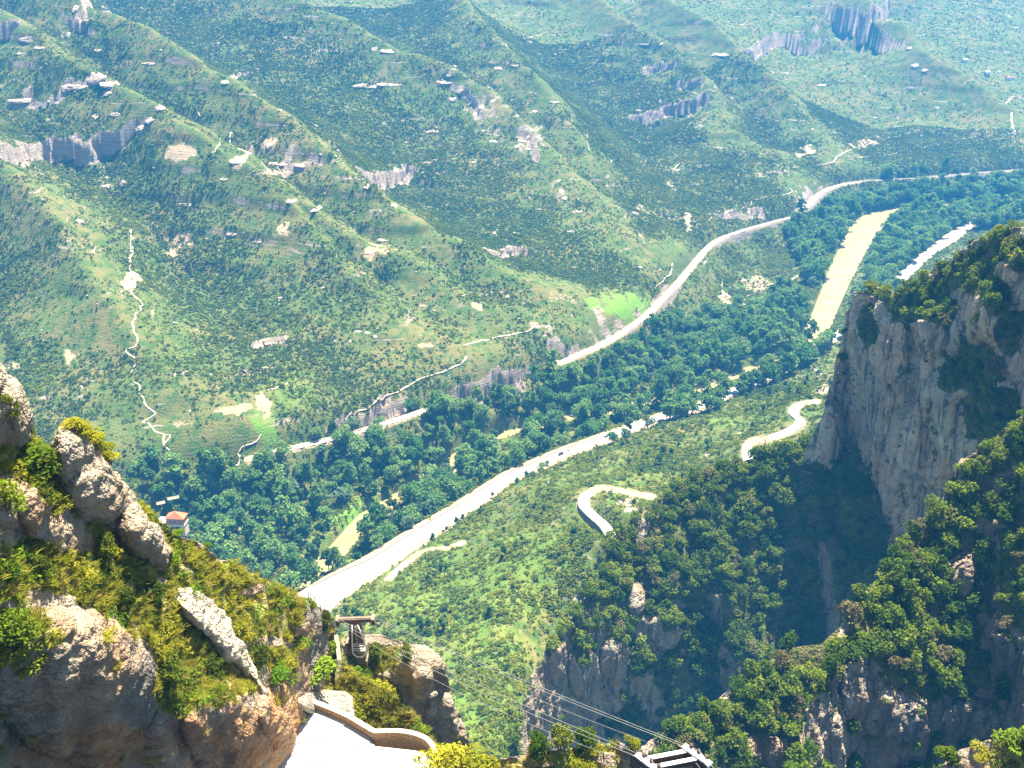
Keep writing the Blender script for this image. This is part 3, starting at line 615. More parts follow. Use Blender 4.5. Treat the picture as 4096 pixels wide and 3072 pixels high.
# ------------------------------------------------------------------ scrub over the hillsides
def line_clear(x, y, extra=0.0):
    ok = np.ones(x.shape, bool)
    for P, hw in [(road, road_hw + 3.5), (river, river_w + 1)] + [(q, w + 2) for q, w in side_lines] + [(rail_a, 5.5), (rail_b, 5.5)]:
        d, sd, par, L = poly_dist(x, y, P); w = np.interp(par, np.linspace(0, 1, len(P)), np.broadcast_to(np.asarray(w_ := hw, float), (len(P),)))
        ok &= d > w + extra
    return ok
def visible_uv(P, marg=60):
    u, v = project(P); return (u > -marg) & (u < 4096 + marg) & (v > -marg) & (v < 3072 + marg)
n = 820000
a = np.radians(-29 + 58 * rng.random(n)); q = np.sqrt(rng.random(n) * (2500 ** 2 - 330 ** 2) + 330 ** 2)
n2 = 190000; a = np.concatenate([a, np.radians(-29 + 58 * rng.random(n2))]); q = np.concatenate([q, 2500 + 2700 * rng.random(n2)])
x = q * np.sin(a); y = q * np.cos(a); z = samp(x, y)
PP = np.stack([x, y, z], -1); k = visible_uv(PP); PP = PP[k]; x, y, z = PP.T
rk = samp(x, y, ROCK); br = samp(x, y, BARE); dcx = samp(x, y, np.minimum(dc, 400)); sfx = samp(x, y, sF); lsh = samp(x, y, LUSH); sl = samp(x, y, nz)
den = 0.22 + 0.75 * sstep(12, 110, dcx) + 0.55 * fbm(PP / 90, 3) + 0.35 * fbm(PP / 28, 2)
den = np.where(sfx < 0, 0.50 + 0.8 * fbm(PP / 60, 3), den * 1.1 + .08)
den -= 1.1 * rk + 1.3 * br + 0.9 * lsh * (sfx > 0)
k = (rng.random(len(x)) < np.clip(den, np.where(sfx < 0, .24, .03) * (lsh < .6), 1)) & (sl > 0.35) & (z > 3)
PP = PP[k]; x, y, z = PP.T; den = den[k]
k = line_clear(x, y, 0.5); PP = PP[k]; den = den[k]; x, y, z = PP.T
dist = np.linalg.norm(PP - [0, 0, CAMZ], axis=1)
sc = (0.6 + 2.1 * rng.random(len(x)) ** 3 + 1.3 * np.clip(den - .45, 0, .8) * rng.random(len(x))) * (1.0 + 0.55 * sstep(2300, 4500, dist)) * np.where(samp(x, y, sF) > 0, 1.02, 1.5)
PP[:, 2] -= 0.1
scatter('hillside_scrub', PP, rots(len(PP), .2), np.stack([sc * (.8 + .6 * rng.random(len(sc))), sc, sc * (.7 + .4 * rng.random(len(sc)))], 1), np.where(rng.random(len(PP)) < np.clip(.28 + .9 * fbm(PP / 75 + 7, 3) + .55 * (samp(x, y, sF) < 0), 0.05, .93), rng.integers(4, 7, len(PP)), rng.integers(0, 4, len(PP))), P_scrub, 'low dark green scrub covering the hillsides')
print('scrub', len(PP), time.time() - T0)

# ------------------------------------------------------------------ pale rock ledges on the far hillside (each a thing)
def rock_mesh(seed, sx, sy, sz, mat, name='rock', sub=3, amp=.35):
    import bmesh
    bm = bmesh.new(); bmesh.ops.create_icosphere(bm, subdivisions=sub, radius=1)
    V = np.array([v.co[:] for v in bm.verts]); off = seed * 7.7
    d = 1 + amp * fbm(V * 1.1 + off, 3) + amp * .35 * fbm(V * 4 + off, 2); V2 = V * d[:, None]
    V2 = np.sign(V2) * np.abs(V2) ** .82
    lay = np.sin(V2[:, 2:3] * 9 + off) * .04; V2[:, :2] *= 1 + lay
    V2 *= [sx, sy, sz]
    for v, c in zip(bm.verts, V2): v.co = c
    me = bpy.data.meshes.new(name); bm.to_mesh(me); bm.free(); me.materials.append(mat)
    me.attributes.new('rock', 'FLOAT', 'POINT').data.foreach_set('value', np.ones(len(me.vertices), np.float32)); return me
LEDGE = [rock_mesh(i, 1, 1, 1, M['ledge'], 'rock_ledge', 3, .45) for i in range(7)]
ledge_px = [(370, 310, 150, 34), (300, 345, 120, 22), (440, 335, 90, 26), (93, 401, 120, 16), (222, 411, 55, 12), (111, 154, 90, 24), (160, 190, 70, 16), (80, 213, 50, 14), (265, 130, 40, 40), (250, 170, 34, 30), (309, 20, 26, 40), (395, 200, 35, 14), (593, 253, 70, 9), (900, 327, 44, 22), (963, 281, 90, 9), (1030, 275, 50, 14),
 (951, 645, 80, 22), (990, 610, 50, 22), (1080, 580, 40, 22), (728, 815, 110, 8), (315, 883, 50, 22), (926, 935, 55, 14), (1025, 966, 70, 8), (1136, 920, 30, 18), (1266, 835, 90, 10), (1167, 803, 60, 18), (440, 745, 80, 18), (500, 725, 50, 16), (895, 716, 40, 12), (1110, 655, 110, 12), (1200, 660, 60, 16), (463, 455, 50, 18), (430, 370, 60, 22), (385, 460, 36, 26), (640, 430, 40, 26), (600, 480, 50, 24), (560, 510, 40, 22),
 (1551, 204, 75, 16), (1500, 190, 26, 26), (1490, 341, 150, 9), (1560, 336, 110, 8), (1774, 327, 66, 20), (1811, 265, 52, 20), (1790, 300, 34, 14), (1996, 272, 58, 16), (2058, 262, 44, 9), (2156, 216, 45, 10), (2218, 216, 30, 8), (2261, 198, 60, 8), (1840, 360, 40, 24), (1880, 400, 34, 40), (1930, 420, 30, 32), (1905, 450, 26, 34), (1810, 395, 34, 18), (1975, 398, 24, 30), (2085, 560, 34, 26), (2115, 545, 26, 22), (2107, 595, 54, 14), (2070, 585, 30, 16), (1718, 525, 86, 7), (1706, 650, 60, 12), (1735, 640, 40, 10), (1977, 565, 48, 16), (2162, 837, 56, 6), (2311, 846, 54, 18), (2249, 760, 26, 26), (2240, 720, 22, 22), (2262, 790, 26, 20), (1983, 926, 76, 7), (2058, 930, 48, 10), (1527, 960, 60, 12), (1576, 821, 40, 22), (1471, 741, 34, 30), (1475, 1010, 36, 16), (2144, 445, 80, 12), (2218, 408, 45, 10), (2317, 414, 45, 7), (2576, 176, 50, 7), (2650, 170, 18, 22), (2292, 925, 60, 12), (2035, 1000, 40, 12), (1891, 648, 36, 10), (1350, 600, 40, 14), (1310, 560, 26, 18), (1260, 500, 26, 16),
 (2872, 216, 120, 10), (2928, 390, 84, 9), (3286, 340, 40, 12), (2863, 590, 16, 12), (3039, 651, 22, 14), (3100, 692, 16, 12), (3180, 420, 14, 8), (3500, 470, 18, 8), (3390, 520, 12, 10), (3530, 370, 10, 10), (3250, 515, 12, 10), (3660, 260, 30, 18), (3640, 190, 26, 16), (3700, 280, 30, 14), (2500, 455, 30, 9), (2560, 440, 40, 10), (2850, 320, 20, 24), (2640, 400, 20, 20), (1850, 1180, 24, 16), (2190, 1305, 40, 10), (2560, 1068, 26, 14), (2030, 1185, 24, 8), (1470, 1330, 26, 14), (1500, 1345, 22, 14), (1600, 1405, 22, 18), (1430, 1325, 40, 12), (700, 1290, 36, 14), (430, 1480, 16, 12), (320, 1545, 60, 10), (940, 1375, 26, 14), (1070, 1375, 30, 8), (735, 1490, 80, 12), (690, 1500, 34, 10), (760, 1640, 14, 12), (1120, 1190, 30, 10), (1290, 1150, 24, 10)]
LP = hit([(u, v) for u, v, *_ in ledge_px])
ORD = ['widest', 'second widest', 'third widest', 'fourth widest', 'fifth widest', 'sixth widest', 'seventh widest', 'eighth widest', 'ninth widest', 'tenth widest', 'eleventh widest', 'twelfth widest']
cells = {}; LLAB = [None] * len(ledge_px)
for k, (u, v, w, h) in enumerate(ledge_px): cells.setdefault((min(int(u // 512), 7), min(int(v // 256), 6)), []).append(k)
for (cu, cv), ks in cells.items():
    where = ['at the left edge', 'left of the trail', 'left of centre', 'just left of the middle', 'just right of the middle', 'right of centre', 'towards the right', 'near the right edge'][cu]
    row = ['along the very top', 'in the top band', 'in the upper part', 'halfway up', 'in the lower part', 'near the foot', 'at the foot'][cv]
    for q, k in enumerate(sorted(ks, key=lambda k: -ledge_px[k][2])):
        w, h = ledge_px[k][2:]; sh = 'long thin ledge' if w > 5 * h else ('pale rock knob' if h > .8 * w else 'broad pale ledge' if w > 60 else 'small pale ledge')
        LLAB[k] = f'{sh}, {ORD[min(q, 11)]} {row} {where} of the hillside'.replace(' of the hillside', ' on the hillside' if len((sh + ORD[min(q, 11)] + row + where).split()) < 0 else ' hillside')
for k, ((u, v, w, h), p) in enumerate(zip(ledge_px, LP)):
    dist = np.linalg.norm(p - [0, 0, CAMZ]); m_ = dist / FPX
    o = link('rock_ledge', LEDGE[k % 7]); o.location = p - np.array([0, 0, h * m_ * .10])
    o.scale = (w * m_ * .40, max(h * m_ * .7, w * m_ * .10), min(h * m_ * .22, w * m_ * .12)); o.rotation_euler = (Vector([float(samp(p[0], p[1], NT_[..., q_])) for q_ in range(3)]) * (1 if samp(p[0], p[1], NT_[..., 2]) > 0 else -1)).normalized().lerp(Vector((0, 0, 1)), .3).to_track_quat('Z', 'Y').to_euler()
    tag(o, LLAB[k], 'rock', 'pale rock ledges on the far hillside')
nst = 2600
uu = rng.random(nst) * 3900; vv = rng.random(nst) ** .9 * 1500 + 20
uu = np.where(vv > 1500 - 0 * uu, uu, uu); SP_ = hit(np.stack([uu, vv], 1), 500, 8)
k = (samp(SP_[:, 0], SP_[:, 1], sF) > 10); SP_ = SP_[k]; k = fbm(SP_ / 120, 3) + .9 * fbm(SP_ / 35, 2) > .05; SP_ = SP_[k]
ds = np.linalg.norm(SP_ - [0, 0, CAMZ], axis=1); s_ = (0.4 + 1.2 * rng.random(len(SP_)) ** 3) * np.clip(ds / 1500, .7, 1.5)
scatter('scattered_stones', SP_, rots(len(SP_), .3), np.stack([s_ * 1.6, s_, s_ * .6], 1), rng.integers(0, 3, len(SP_)), [bpy.data.objects.new('stone', rock_mesh(50 + i, 1, 1, 1, M['ledge'], 'stone', 2)) for i in range(3)], 'pale stones strewn over the far hillside')
print('ledges', time.time() - T0)
# ------------------------------------------------------------------ crags and near slopes, built as relief from the slope angle of their faces
class Sheet: pass
def sheet(name, keys, ncol, nrow, mat, beta0=40, betas=(), bulges=(), rocks=(), soils=(), rough=(0.5, 3.0), warms=(), zs=1.0, crack=0.0, soil_rough=0.25, back=8.0, nz_rock=(0.42, 0.6), structure=True, label=None, cat=None, group=None, dome=0.0, sink=0.0, rock0=0.0, seed=0, kpow=1.0, nback=7, wmix=1.0):
    kk = np.array(keys, float); L = np.r_[0, np.cumsum(np.hypot(np.diff(kk[:, 0]), np.diff(kk[:, 1])))]
    s = np.linspace(0, L[-1], ncol); K5 = np.stack([np.interp(s, L, kk[:, j]) for j in range(5)], 1)
    if len(kk) > 3:
        for j in (2, 3, 4):
            w_ = max(3, ncol // 40); q = np.pad(K5[:, j], w_, mode='edge'); K5[:, j] = np.convolve(q, np.ones(2 * w_ + 1) / (2 * w_ + 1), 'valid')
    k = np.linspace(0, 1, nrow)[:, None] ** kpow
    u = K5[None, :, 0] + (K5[None, :, 3] - K5[None, :, 0]) * k; v = K5[None, :, 1] + (K5[None, :, 4] - K5[None, :, 1]) * k
    r = rays(u, v); r /= np.linalg.norm(r, axis=-1, keepdims=True); th = np.arcsin(-r[..., 2])
    jit = fbm(np.stack([u / 160, v / 160, 0 * u + seed], -1), 3)
    B = np.full(u.shape, float(beta0)) * wmix; Wt = np.full(u.shape, wmix)
    for (bu, bv, ru, rv, b, *rest) in betas:
        w = (rest[0] if rest else 6.0) * np.exp(-(((u - bu) / ru) ** 2 + ((v - bv) / rv) ** 2) ** 2); B += w * b; Wt += w
    B = np.radians(np.clip(B / Wt + jit * 9, 8, 108))
    dth = np.zeros(u.shape); dth[1:] = np.arccos(np.clip((r[1:] * r[:-1]).sum(-1), -1, 1)) * np.sign(v[1:] - v[:-1] + 1e-9)
    cot = np.clip(np.cos(B + th) / np.sin(np.clip(B + th, .25, 2.9)), -2.2, 2.2)
    lt = np.cumsum(-cot * dth, axis=0)
    w_ = max(1, ncol // 90); ker = np.ones(2 * w_ + 1) / (2 * w_ + 1)
    lt = np.apply_along_axis(lambda q: np.convolve(np.pad(q, w_, mode='edge'), ker, 'valid'), 1, lt)
    t = K5[None, :, 2] * np.exp(lt)
    for (bu, bv, ru, rv, amp, *rot) in bulges:
        a = math.radians(rot[0]) if rot else 0; du = u - bu; dv = v - bv
        q = ((du * math.cos(a) + dv * math.sin(a)) / ru) ** 2 + ((-du * math.sin(a) + dv * math.cos(a)) / rv) ** 2
        t -= amp * np.sqrt(np.clip(1 - q, 0, 1))
    if dome:
        ss = np.linspace(0, 1, ncol)[None, :]; t -= dome * (np.clip(np.sin(math.pi * ss), 0, 1) ** .55) * (np.clip(np.sin(math.pi * np.clip(k * .93 + .0, 0, 1)), 0, 1) ** .5)
    if sink: t = t + sink * (k ** 6 + np.abs(2 * np.linspace(0, 1, ncol)[None, :] - 1) ** 10)
    P = r * t[..., None] + [0, 0, CAMZ]
    n = grid_normals(P); n *= np.sign(-(n * r).sum(-1, keepdims=True) + 1e-9)
    R_ = np.full(u.shape, float(rock0)); R_ = np.maximum(R_, 1 - sstep(nz_rock[0], nz_rock[1], n[..., 2]))
    for lst, val in ((rocks, 1.0), (soils, 0.0)):
        for (bu, bv, ru, rv, *rot) in lst:
            a = math.radians(rot[0]) if rot else 0; du = u - bu; dv = v - bv
            q = np.sqrt(((du * math.cos(a) + dv * math.sin(a)) / ru) ** 2 + ((-du * math.sin(a) + dv * math.cos(a)) / rv) ** 2) + jit * .35
            m = 1 - sstep(.8, 1.1, q); R_ = R_ * (1 - m) + val * m
    sc_ = rough[1]
    PZ = P * [1, 1, zs]
    d = R_ * rough[0] * (fbm(PZ / sc_ + seed, 5, .5) + .35 * (1 - 2 * np.abs(fbm(PZ / (sc_ * 2.5) + seed + 5, 2)))) + (1 - R_) * soil_rough * fbm(P / (sc_ * 1.3) + 9, 4)
    lay = P[..., 2] / (sc_ * .75) + 1.2 * fbm(P / (sc_ * 4), 2); lf = lay - np.floor(lay); d += R_ * rough[0] * .30 * min(1, zs) * (sstep(0, .35, lf) - sstep(.55, 1, lf))
    if crack: d -= R_ * crack * (1 - sstep(0, .07, np.abs(fbm(P * [1 / 17, 1 / 17, 1 / 110] + seed, 3)))) + R_ * crack * .5 * (1 - sstep(0, .06, np.abs(fbm(P * [1 / 9, 1 / 9, 1 / 16] + seed + 3, 2))))
    P = P + n * d[..., None]
    rows = [P]; top = P[0]; h = r[0, :, :2] / np.linalg.norm(r[0, :, :2], axis=1, keepdims=True); tn = np.tan(th[0])
    sk = []
    for j in range(nback, 0, -1):
        q = back * (j / nback) ** 1.5; o = top.copy(); o[:, :2] += h * q; o[:, 2] -= q * (tn + .15 + .5 * j / nback); sk.append(o)
    G = np.concatenate([np.array(sk), P], 0); RK = np.concatenate([np.repeat(R_[:1], nback, 0), R_], 0)
    at_ = {'rock': RK}
    if warms:
        Wm = np.zeros(u.shape)
        for (bu, bv, ru, rv) in warms: Wm = np.maximum(Wm, 1 - sstep(.55, 1.1, np.sqrt(((u - bu) / ru) ** 2 + ((v - bv) / rv) ** 2) + jit * .4))
        at_['warm'] = np.concatenate([np.repeat(Wm[:1], nback, 0), Wm], 0)
    o = link(name, np_mesh(name, G.reshape(-1, 3), grid_faces(*G.shape[:2]), mat, True, at_))
    if structure: tag(o, kind='structure')
    else: tag(o, label, cat, group)
    S_ = Sheet(); S_.o = o; S_.P = P; S_.R = R_; S_.n = n; S_.u, S_.v = project(P); S_.jit = jit
    a = np.linalg.norm(np.cross(P[1:, :-1] - P[:-1, :-1], P[:-1, 1:] - P[:-1, :-1]), axis=-1); S_.area = np.minimum(a, np.percentile(a, 99))
    return S_
def on_sheet(s, u, v):
    d = (s.u - u) ** 2 + (s.v - v) ** 2; i = np.unravel_index(np.argmin(d), d.shape); return s.P[i], s.n[i], float(np.sqrt(d[i]))
def sample_sheet(s, per_m2, wfun=None, cap=60000, inframe=True):
    w = s.area * (1 if wfun is None else wfun(s)[:-1, :-1]); w = np.clip(w, 0, None)
    if inframe: w = w * ((s.u[:-1, :-1] > -60) & (s.u[:-1, :-1] < 4150) & (s.v[:-1, :-1] < 3200))
    n = int(min(cap, w.sum() * per_m2))
    f = rng.choice(w.size, n, p=(w / w.sum()).ravel()); i, j = np.unravel_index(f, w.shape); a = rng.random((n, 1)); b = rng.random((n, 1))
    P = s.P[i, j] * (1 - a) * (1 - b) + s.P[i + 1, j] * a * (1 - b) + s.P[i, j + 1] * (1 - a) * b + s.P[i + 1, j + 1] * a * b
    return P, s.n[i, j], s.u[i, j], s.v[i, j], s.R[i, j]

# wooded spur below the cliff
SC = sheet('wooded_spur', [(2030, 3060, 490, 2040, 3250), (2085, 2800, 512, 2110, 3250), (2130, 2700, 525, 2180, 3250), (2190, 2580, 540, 2260, 3250), (2290, 2470, 560, 2350, 3230), (2350, 2380, 572, 2430, 3200), (2400, 2290, 584, 2520, 3170), (2440, 2160, 600, 2600, 3120), (2550, 2050, 620, 2720, 3060), (2700, 1960, 636, 2860, 2960), (2830, 1880, 648, 2960, 2860), (2960, 1850, 652, 3080, 2800), (3100, 1800, 654, 3200, 2720), (3240, 1770, 652, 3330, 2650), (3360, 1790, 640, 3470, 2560), (3480, 1850, 620, 3600, 2450)],
    330, 280, M['wood'], 41, [(2330, 2720, 230, 200, 90), (2560, 2600, 200, 90, 88), (2760, 2440, 120, 80, 84), (2480, 2860, 260, 150, 86), (2230, 2880, 120, 160, 88), (2860, 2700, 200, 80, 74), (3150, 2200, 120, 260, 62)],
    [(2460, 2640, 60, 90, 9), (2560, 2700, 50, 100, 10), (2330, 2680, 60, 110, 9), (2660, 2520, 60, 80, 8), (2540, 2400, 34, 60, 7), (2230, 2640, 40, 110, 7)],
    [(2570, 2100, 26, 60, 20), (2540, 2380, 34, 60), (2600, 2520, 60, 60), (2440, 2650, 90, 90), (2250, 2660, 60, 80), (2120, 2850, 40, 120), (2700, 2440, 40, 40), (2860, 2400, 30, 30)], [], (2.6, 12.0), zs=.5, crack=1.8, soil_rough=2.2, back=40, nz_rock=(0.15, 0.32), seed=1)
# grey cliff on the right
SD = sheet('grey_cliff', [(3212, 1850, 640, 3225, 1890), (3236, 1760, 634, 3240, 1900), (3273, 1697, 628, 3268, 1920), (3298, 1641, 624, 3290, 1940), (3317, 1555, 622, 3310, 1960), (3360, 1431, 618, 3345, 2010), (3376, 1320, 616, 3390, 2090), (3385, 1250, 612, 3420, 2170), (3406, 1215, 608, 3440, 2210), (3415, 1166, 604, 3460, 2260), (3502, 1144, 592, 3520, 2300), (3576, 1169, 572, 3580, 2330), (3656, 1147, 560, 3660, 2290), (3730, 1080, 552, 3750, 2200), (3811, 1030, 540, 3840, 2100), (3913, 969, 520, 3940, 2030), (3969, 937, 512, 4000, 1960), (4030, 916, 504, 4050, 1920), (4096, 908, 494, 4120, 1860), (4260, 850, 470, 4270, 1760), (4700, 740, 430, 4710, 1650)],
    360, 320, M['cliff'], 87, [(3640, 1190, 170, 80, 40), (3850, 1110, 150, 100, 38), (4050, 1000, 120, 80, 38), (3500, 1190, 60, 30, 46), (3950, 1200, 90, 60, 50), (3480, 1290, 60, 70, 60), (3900, 1480, 120, 120, 76), (3950, 1650, 100, 90, 72), (3560, 1320, 40, 50, 66), (3700, 2040, 200, 130, 98, 3)],
    [(3520, 1560, 40, 420, 6, 6), (3600, 1420, 44, 160, 8, 4), (3440, 1700, 50, 330, 7, 5), (3720, 1330, 70, 110, 12), (3930, 1260, 90, 130, 14), (3340, 1760, 40, 170, 6), (3640, 1850, 46, 300, 5, 3), (3560, 2020, 40, 200, 6, 4), (3810, 1330, 50, 90, 9), (4040, 1080, 50, 90, 10), (3460, 1180, 46, 34, 6), (3760, 1640, 70, 160, 6), (3860, 1560, 50, 70, 7), (3690, 1560, 36, 200, 5, 6)],
    [(3560, 1700, 180, 380, 8), (3400, 1800, 110, 260), (3700, 1480, 90, 160), (3920, 1280, 100, 110)], [(3700, 1180, 150, 70, -20), (3620, 1240, 70, 60), (3480, 1310, 50, 80), (3880, 1090, 150, 60, -25), (4040, 1000, 110, 60, -10), (3990, 1180, 60, 90), (4040, 1330, 60, 120), (3900, 1480, 110, 90), (3960, 1660, 120, 110), (3810, 1500, 50, 70)], (3.4, 13.0), zs=.22, crack=3.2, soil_rough=1.6, back=60, nz_rock=(0.18, 0.36), seed=2)
# middle wooded spur
SM = sheet('middle_spur', [(2420, 3120, 322, 2440, 3260), (2480, 3072, 330, 2520, 3260), (2560, 2990, 342, 2620, 3260), (2730, 2875, 362, 2800, 3260), (2847, 2820, 372, 2930, 3260), (2958, 2727, 384, 3050, 3260), (3060, 2660, 394, 3150, 3260), (3125, 2604, 400, 3220, 3250), (3160, 2590, 404, 3260, 3240), (3286, 2575, 408, 3380, 3200), (3345, 2520, 410, 3450, 3150), (3440, 2440, 412, 3560, 3100)],
    260, 170, M['wood'], 41, [(3060, 3010, 90, 80, 90), (2720, 3030, 70, 50, 80), (2560, 3050, 70, 40, 72)], [(3010, 3000, 34, 60, 4), (3090, 3010, 36, 60, 4)],
    [(2905, 2775, 42, 26, -32), (2870, 2800, 36, 16, -35), (2770, 2950, 24, 40, 30), (2560, 3030, 40, 60, 40), (3050, 3010, 90, 70), (2620, 2980, 40, 30, 40)], [], (1.6, 8.0), zs=.6, soil_rough=1.3, back=30, nz_rock=(0.15, 0.32), seed=3)
# right crag
SE = sheet('wooded_crag', [(3150, 3160, 300, 3160, 3260), (3180, 3072, 306, 3200, 3260), (3220, 2920, 312, 3250, 3260), (3240, 2850, 316, 3280, 3260), (3300, 2700, 324, 3350, 3260), (3347, 2542, 334, 3410, 3260), (3415, 2406, 344, 3480, 3260), (3500, 2335, 352, 3560, 3260), (3563, 2289, 358, 3610, 3260), (3595, 2202, 366, 3650, 3260), (3644, 2122, 372, 3700, 3260), (3712, 2079, 376, 3760, 3260), (3743, 2040, 378, 3790, 3260), (3774, 1963, 382, 3820, 3260), (3823, 1882, 386, 3860, 3260), (3842, 1833, 388, 3890, 3260), (3885, 1827, 388, 3920, 3260), (3922, 1777, 390, 3960, 3260), (3965, 1753, 390, 4000, 3260), (4027, 1709, 390, 4060, 3260), (4096, 1660, 388, 4120, 3260), (4260, 1560, 380, 4270, 3260), (4700, 1380, 362, 4700, 3260)],
    330, 400, M['wood'], 43, [(3420, 2760, 110, 150, 86), (3280, 2950, 90, 180, 90), (3560, 2900, 200, 130, 92, 9), (3880, 2880, 160, 110, 92, 9), (3840, 2320, 70, 60, 84), (3920, 2110, 60, 40, 80), (4010, 2620, 70, 90, 82), (3780, 1960, 60, 70, 76), (3720, 2080, 40, 60, 80), (3790, 2700, 120, 60, 74), (3480, 3040, 110, 60, 104, 9)],
    [(3420, 2760, 60, 130, 7), (3520, 2870, 70, 90, 7), (3640, 2900, 80, 90, 7), (3880, 2880, 120, 85, 9), (3830, 2300, 60, 80, 6), (4010, 2090, 34, 34, 4), (3360, 2960, 40, 150, 4), (3770, 1960, 40, 60, 3), (4020, 2600, 50, 80, 4)],
    [(3395, 2480, 24, 110, 28), (3480, 2350, 22, 80, 50), (3850, 2260, 90, 50, -25), (3830, 1870, 34, 46), (3740, 2000, 28, 60), (3900, 1840, 34, 24), (3680, 2050, 30, 40), (4020, 1900, 40, 80, 30), (3860, 2890, 150, 110), (3560, 2900, 190, 140), (3300, 2950, 80, 170), (3440, 2770, 110, 150), (3650, 3030, 200, 60)], [(3640, 2230, 90, 30, -20)], (2.0, 8.0), zs=.5, crack=1.4, soil_rough=1.4, back=40, nz_rock=(0.15, 0.32), seed=4)
# left foreground slope
SF_ = sheet('foreground_slope', [(-560, 1420, 80, -640, 3280), (-170, 1580, 86, -200, 3280), (0, 1640, 88, -40, 3280), (120, 1750, 92, 90, 3280), (215, 1800, 95, 190, 3280), (400, 1890, 101, 380, 3280), (560, 2022, 107, 540, 3280), (640, 2098, 110, 620, 3280), (720, 2146, 113, 700, 3280), (800, 2170, 117, 780, 3280), (880, 2240, 120, 850, 3280), (1000, 2290, 125, 950, 3280), (1100, 2340, 129, 1040, 3280), (1180, 2380, 133, 1120, 3260), (1250, 2412, 139, 1175, 3140), (1310, 2450, 146, 1240, 3080), (1345, 2525, 150, 1300, 3060), (1352, 2620, 150, 1400, 3060), (1400, 2680, 148, 1480, 3070), (1500, 2740, 145, 1580, 3090), (1600, 2800, 142, 1660, 3110), (1680, 2890, 138, 1720, 3150), (1745, 2985, 133, 1770, 3200), (1800, 3090, 128, 1810, 3260)],
    430, 380, M['slope'], 37, [(230, 2830, 330, 230, 103, 14), (60, 2700, 160, 200, 102, 12), (930, 2960, 270, 170, 92, 12), (1080, 2880, 90, 120, 90, 9), (520, 2960, 160, 200, 88, 9), (1290, 2600, 60, 70, 60), (60, 2080, 120, 80, 66), (1020, 2620, 60, 60, 60), (560, 2240, 120, 100, 30), (1330, 2850, 120, 60, 30), (740, 2760, 60, 60, 60), (1330, 2540, 30, 80, 80)],
    [(300, 2740, 330, 300, 6, 25), (960, 2930, 240, 200, 8, 30), (80, 2000, 130, 120, 2, 30), (200, 2080, 150, 100, 2, 40), (1220, 2480, 60, 90, 2), (700, 2120, 80, 26, 1, 30), (830, 2190, 70, 24, 1, 35), (1110, 2850, 80, 110, 2)],
    [(330, 2500, 230, 90, 28), (500, 2620, 130, 90, 40), (580, 2770, 60, 150, -15), (230, 2830, 330, 220), (930, 2960, 270, 190), (1120, 2800, 80, 160, -20), (110, 2010, 170, 60, 40), (270, 2120, 110, 70, 50), (700, 2125, 70, 26, 32), (830, 2200, 80, 22, 33), (1250, 2480, 60, 70, -30), (1240, 2450, 40, 60), (990, 2360, 60, 26, -10), (1080, 2570, 60, 22), (1160, 2590, 50, 20, 15), (280, 2350, 60, 20, 30), (750, 2290, 40, 14, 20), (930, 2640, 60, 50, 40), (640, 2330, 26, 30)],
    [(700, 2780, 110, 70, 20), (780, 2560, 130, 90, 30), (240, 2280, 200, 90, 20), (450, 2360, 150, 80, 20)], (0.42, 2.2), warms=[(960, 2980, 280, 190), (1130, 2880, 90, 170), (380, 2990, 330, 110)], soil_rough=0.30, back=9, nz_rock=(0.05, 0.22), seed=5, kpow=1.0)
# near slope along the bottom edge
SN = sheet('near_bank', [(1760, 3130, 122, 1760, 3300), (1880, 3075, 122, 1880, 3300), (1960, 3040, 121, 1960, 3300), (2100, 3020, 121, 2100, 3300), (2300, 2990, 123, 2300, 3300), (2480, 2968, 122, 2480, 3300), (2560, 3005, 116, 2560, 3300), (2700, 3060, 108, 2700, 3300), (2860, 3100, 102, 2860, 3300)], 150, 50, M['slope'], 36, [(2060, 3040, 60, 20, 60)], [], [(2040, 3020, 60, 22), (2420, 3040, 50, 30), (2180, 3060, 40, 14), (2540, 3020, 40, 26)], [], (0.7, 3), soil_rough=.4, back=10, seed=6)
SK = sheet('near_knoll', [(3720, 3110, 162, 3720, 3300), (3800, 3045, 160, 3800, 3300), (3860, 2990, 158, 3860, 3300), (3960, 2965, 154, 3960, 3300), (4096, 2935, 152, 4096, 3300), (4280, 2900, 150, 4280, 3300), (4650, 2850, 146, 4650, 3300)], 90, 50, M['slope'], 36, [], [], [(3900, 3050, 60, 20)], [], (0.7, 3), soil_rough=.4, back=12, seed=7)
# big rocks standing on the foreground slope
RB = {}
def ftd(u, v):
    p, _, _ = on_sheet(SF_, u, v); return float(np.linalg.norm(p - [0, 0, CAMZ]))
def big_rock(key, keys, nc, nr, label, mat='rock', beta0=70, dome=4, betas=(), bulges=(), rough=(0.4, 2.4), back=9, soils=()):
    if key != 'knob': keys = [(a, b, min(ftd(a, b), ftd(a2, b2)) - 1.0, a2, b2) for (a, b, c, a2, b2) in keys]
    RB[key] = sheet('rock_outcrop', keys, nc, nr, M[mat], beta0, betas, bulges, [], soils, rough, zs=1.0, soil_rough=.2, back=back, structure=False, label=label, cat='rock', group=None, dome=dome, rock0=1.0, sink=0 if key == 'knob' else 2.2, seed=len(RB) + 11, wmix=1.0)
big_rock('left', [(-90, 1390, 84, -120, 1830), (0, 1445, 83, -20, 1800), (30, 1480, 83, 30, 1795), (58, 1530, 83, 60, 1790), (85, 1600, 83.5, 85, 1785), (105, 1660, 84, 103, 1778), (116, 1730, 85, 116, 1770)], 70, 110, 'rounded pale rock at the left edge above the round boulder', beta0=72, dome=3)
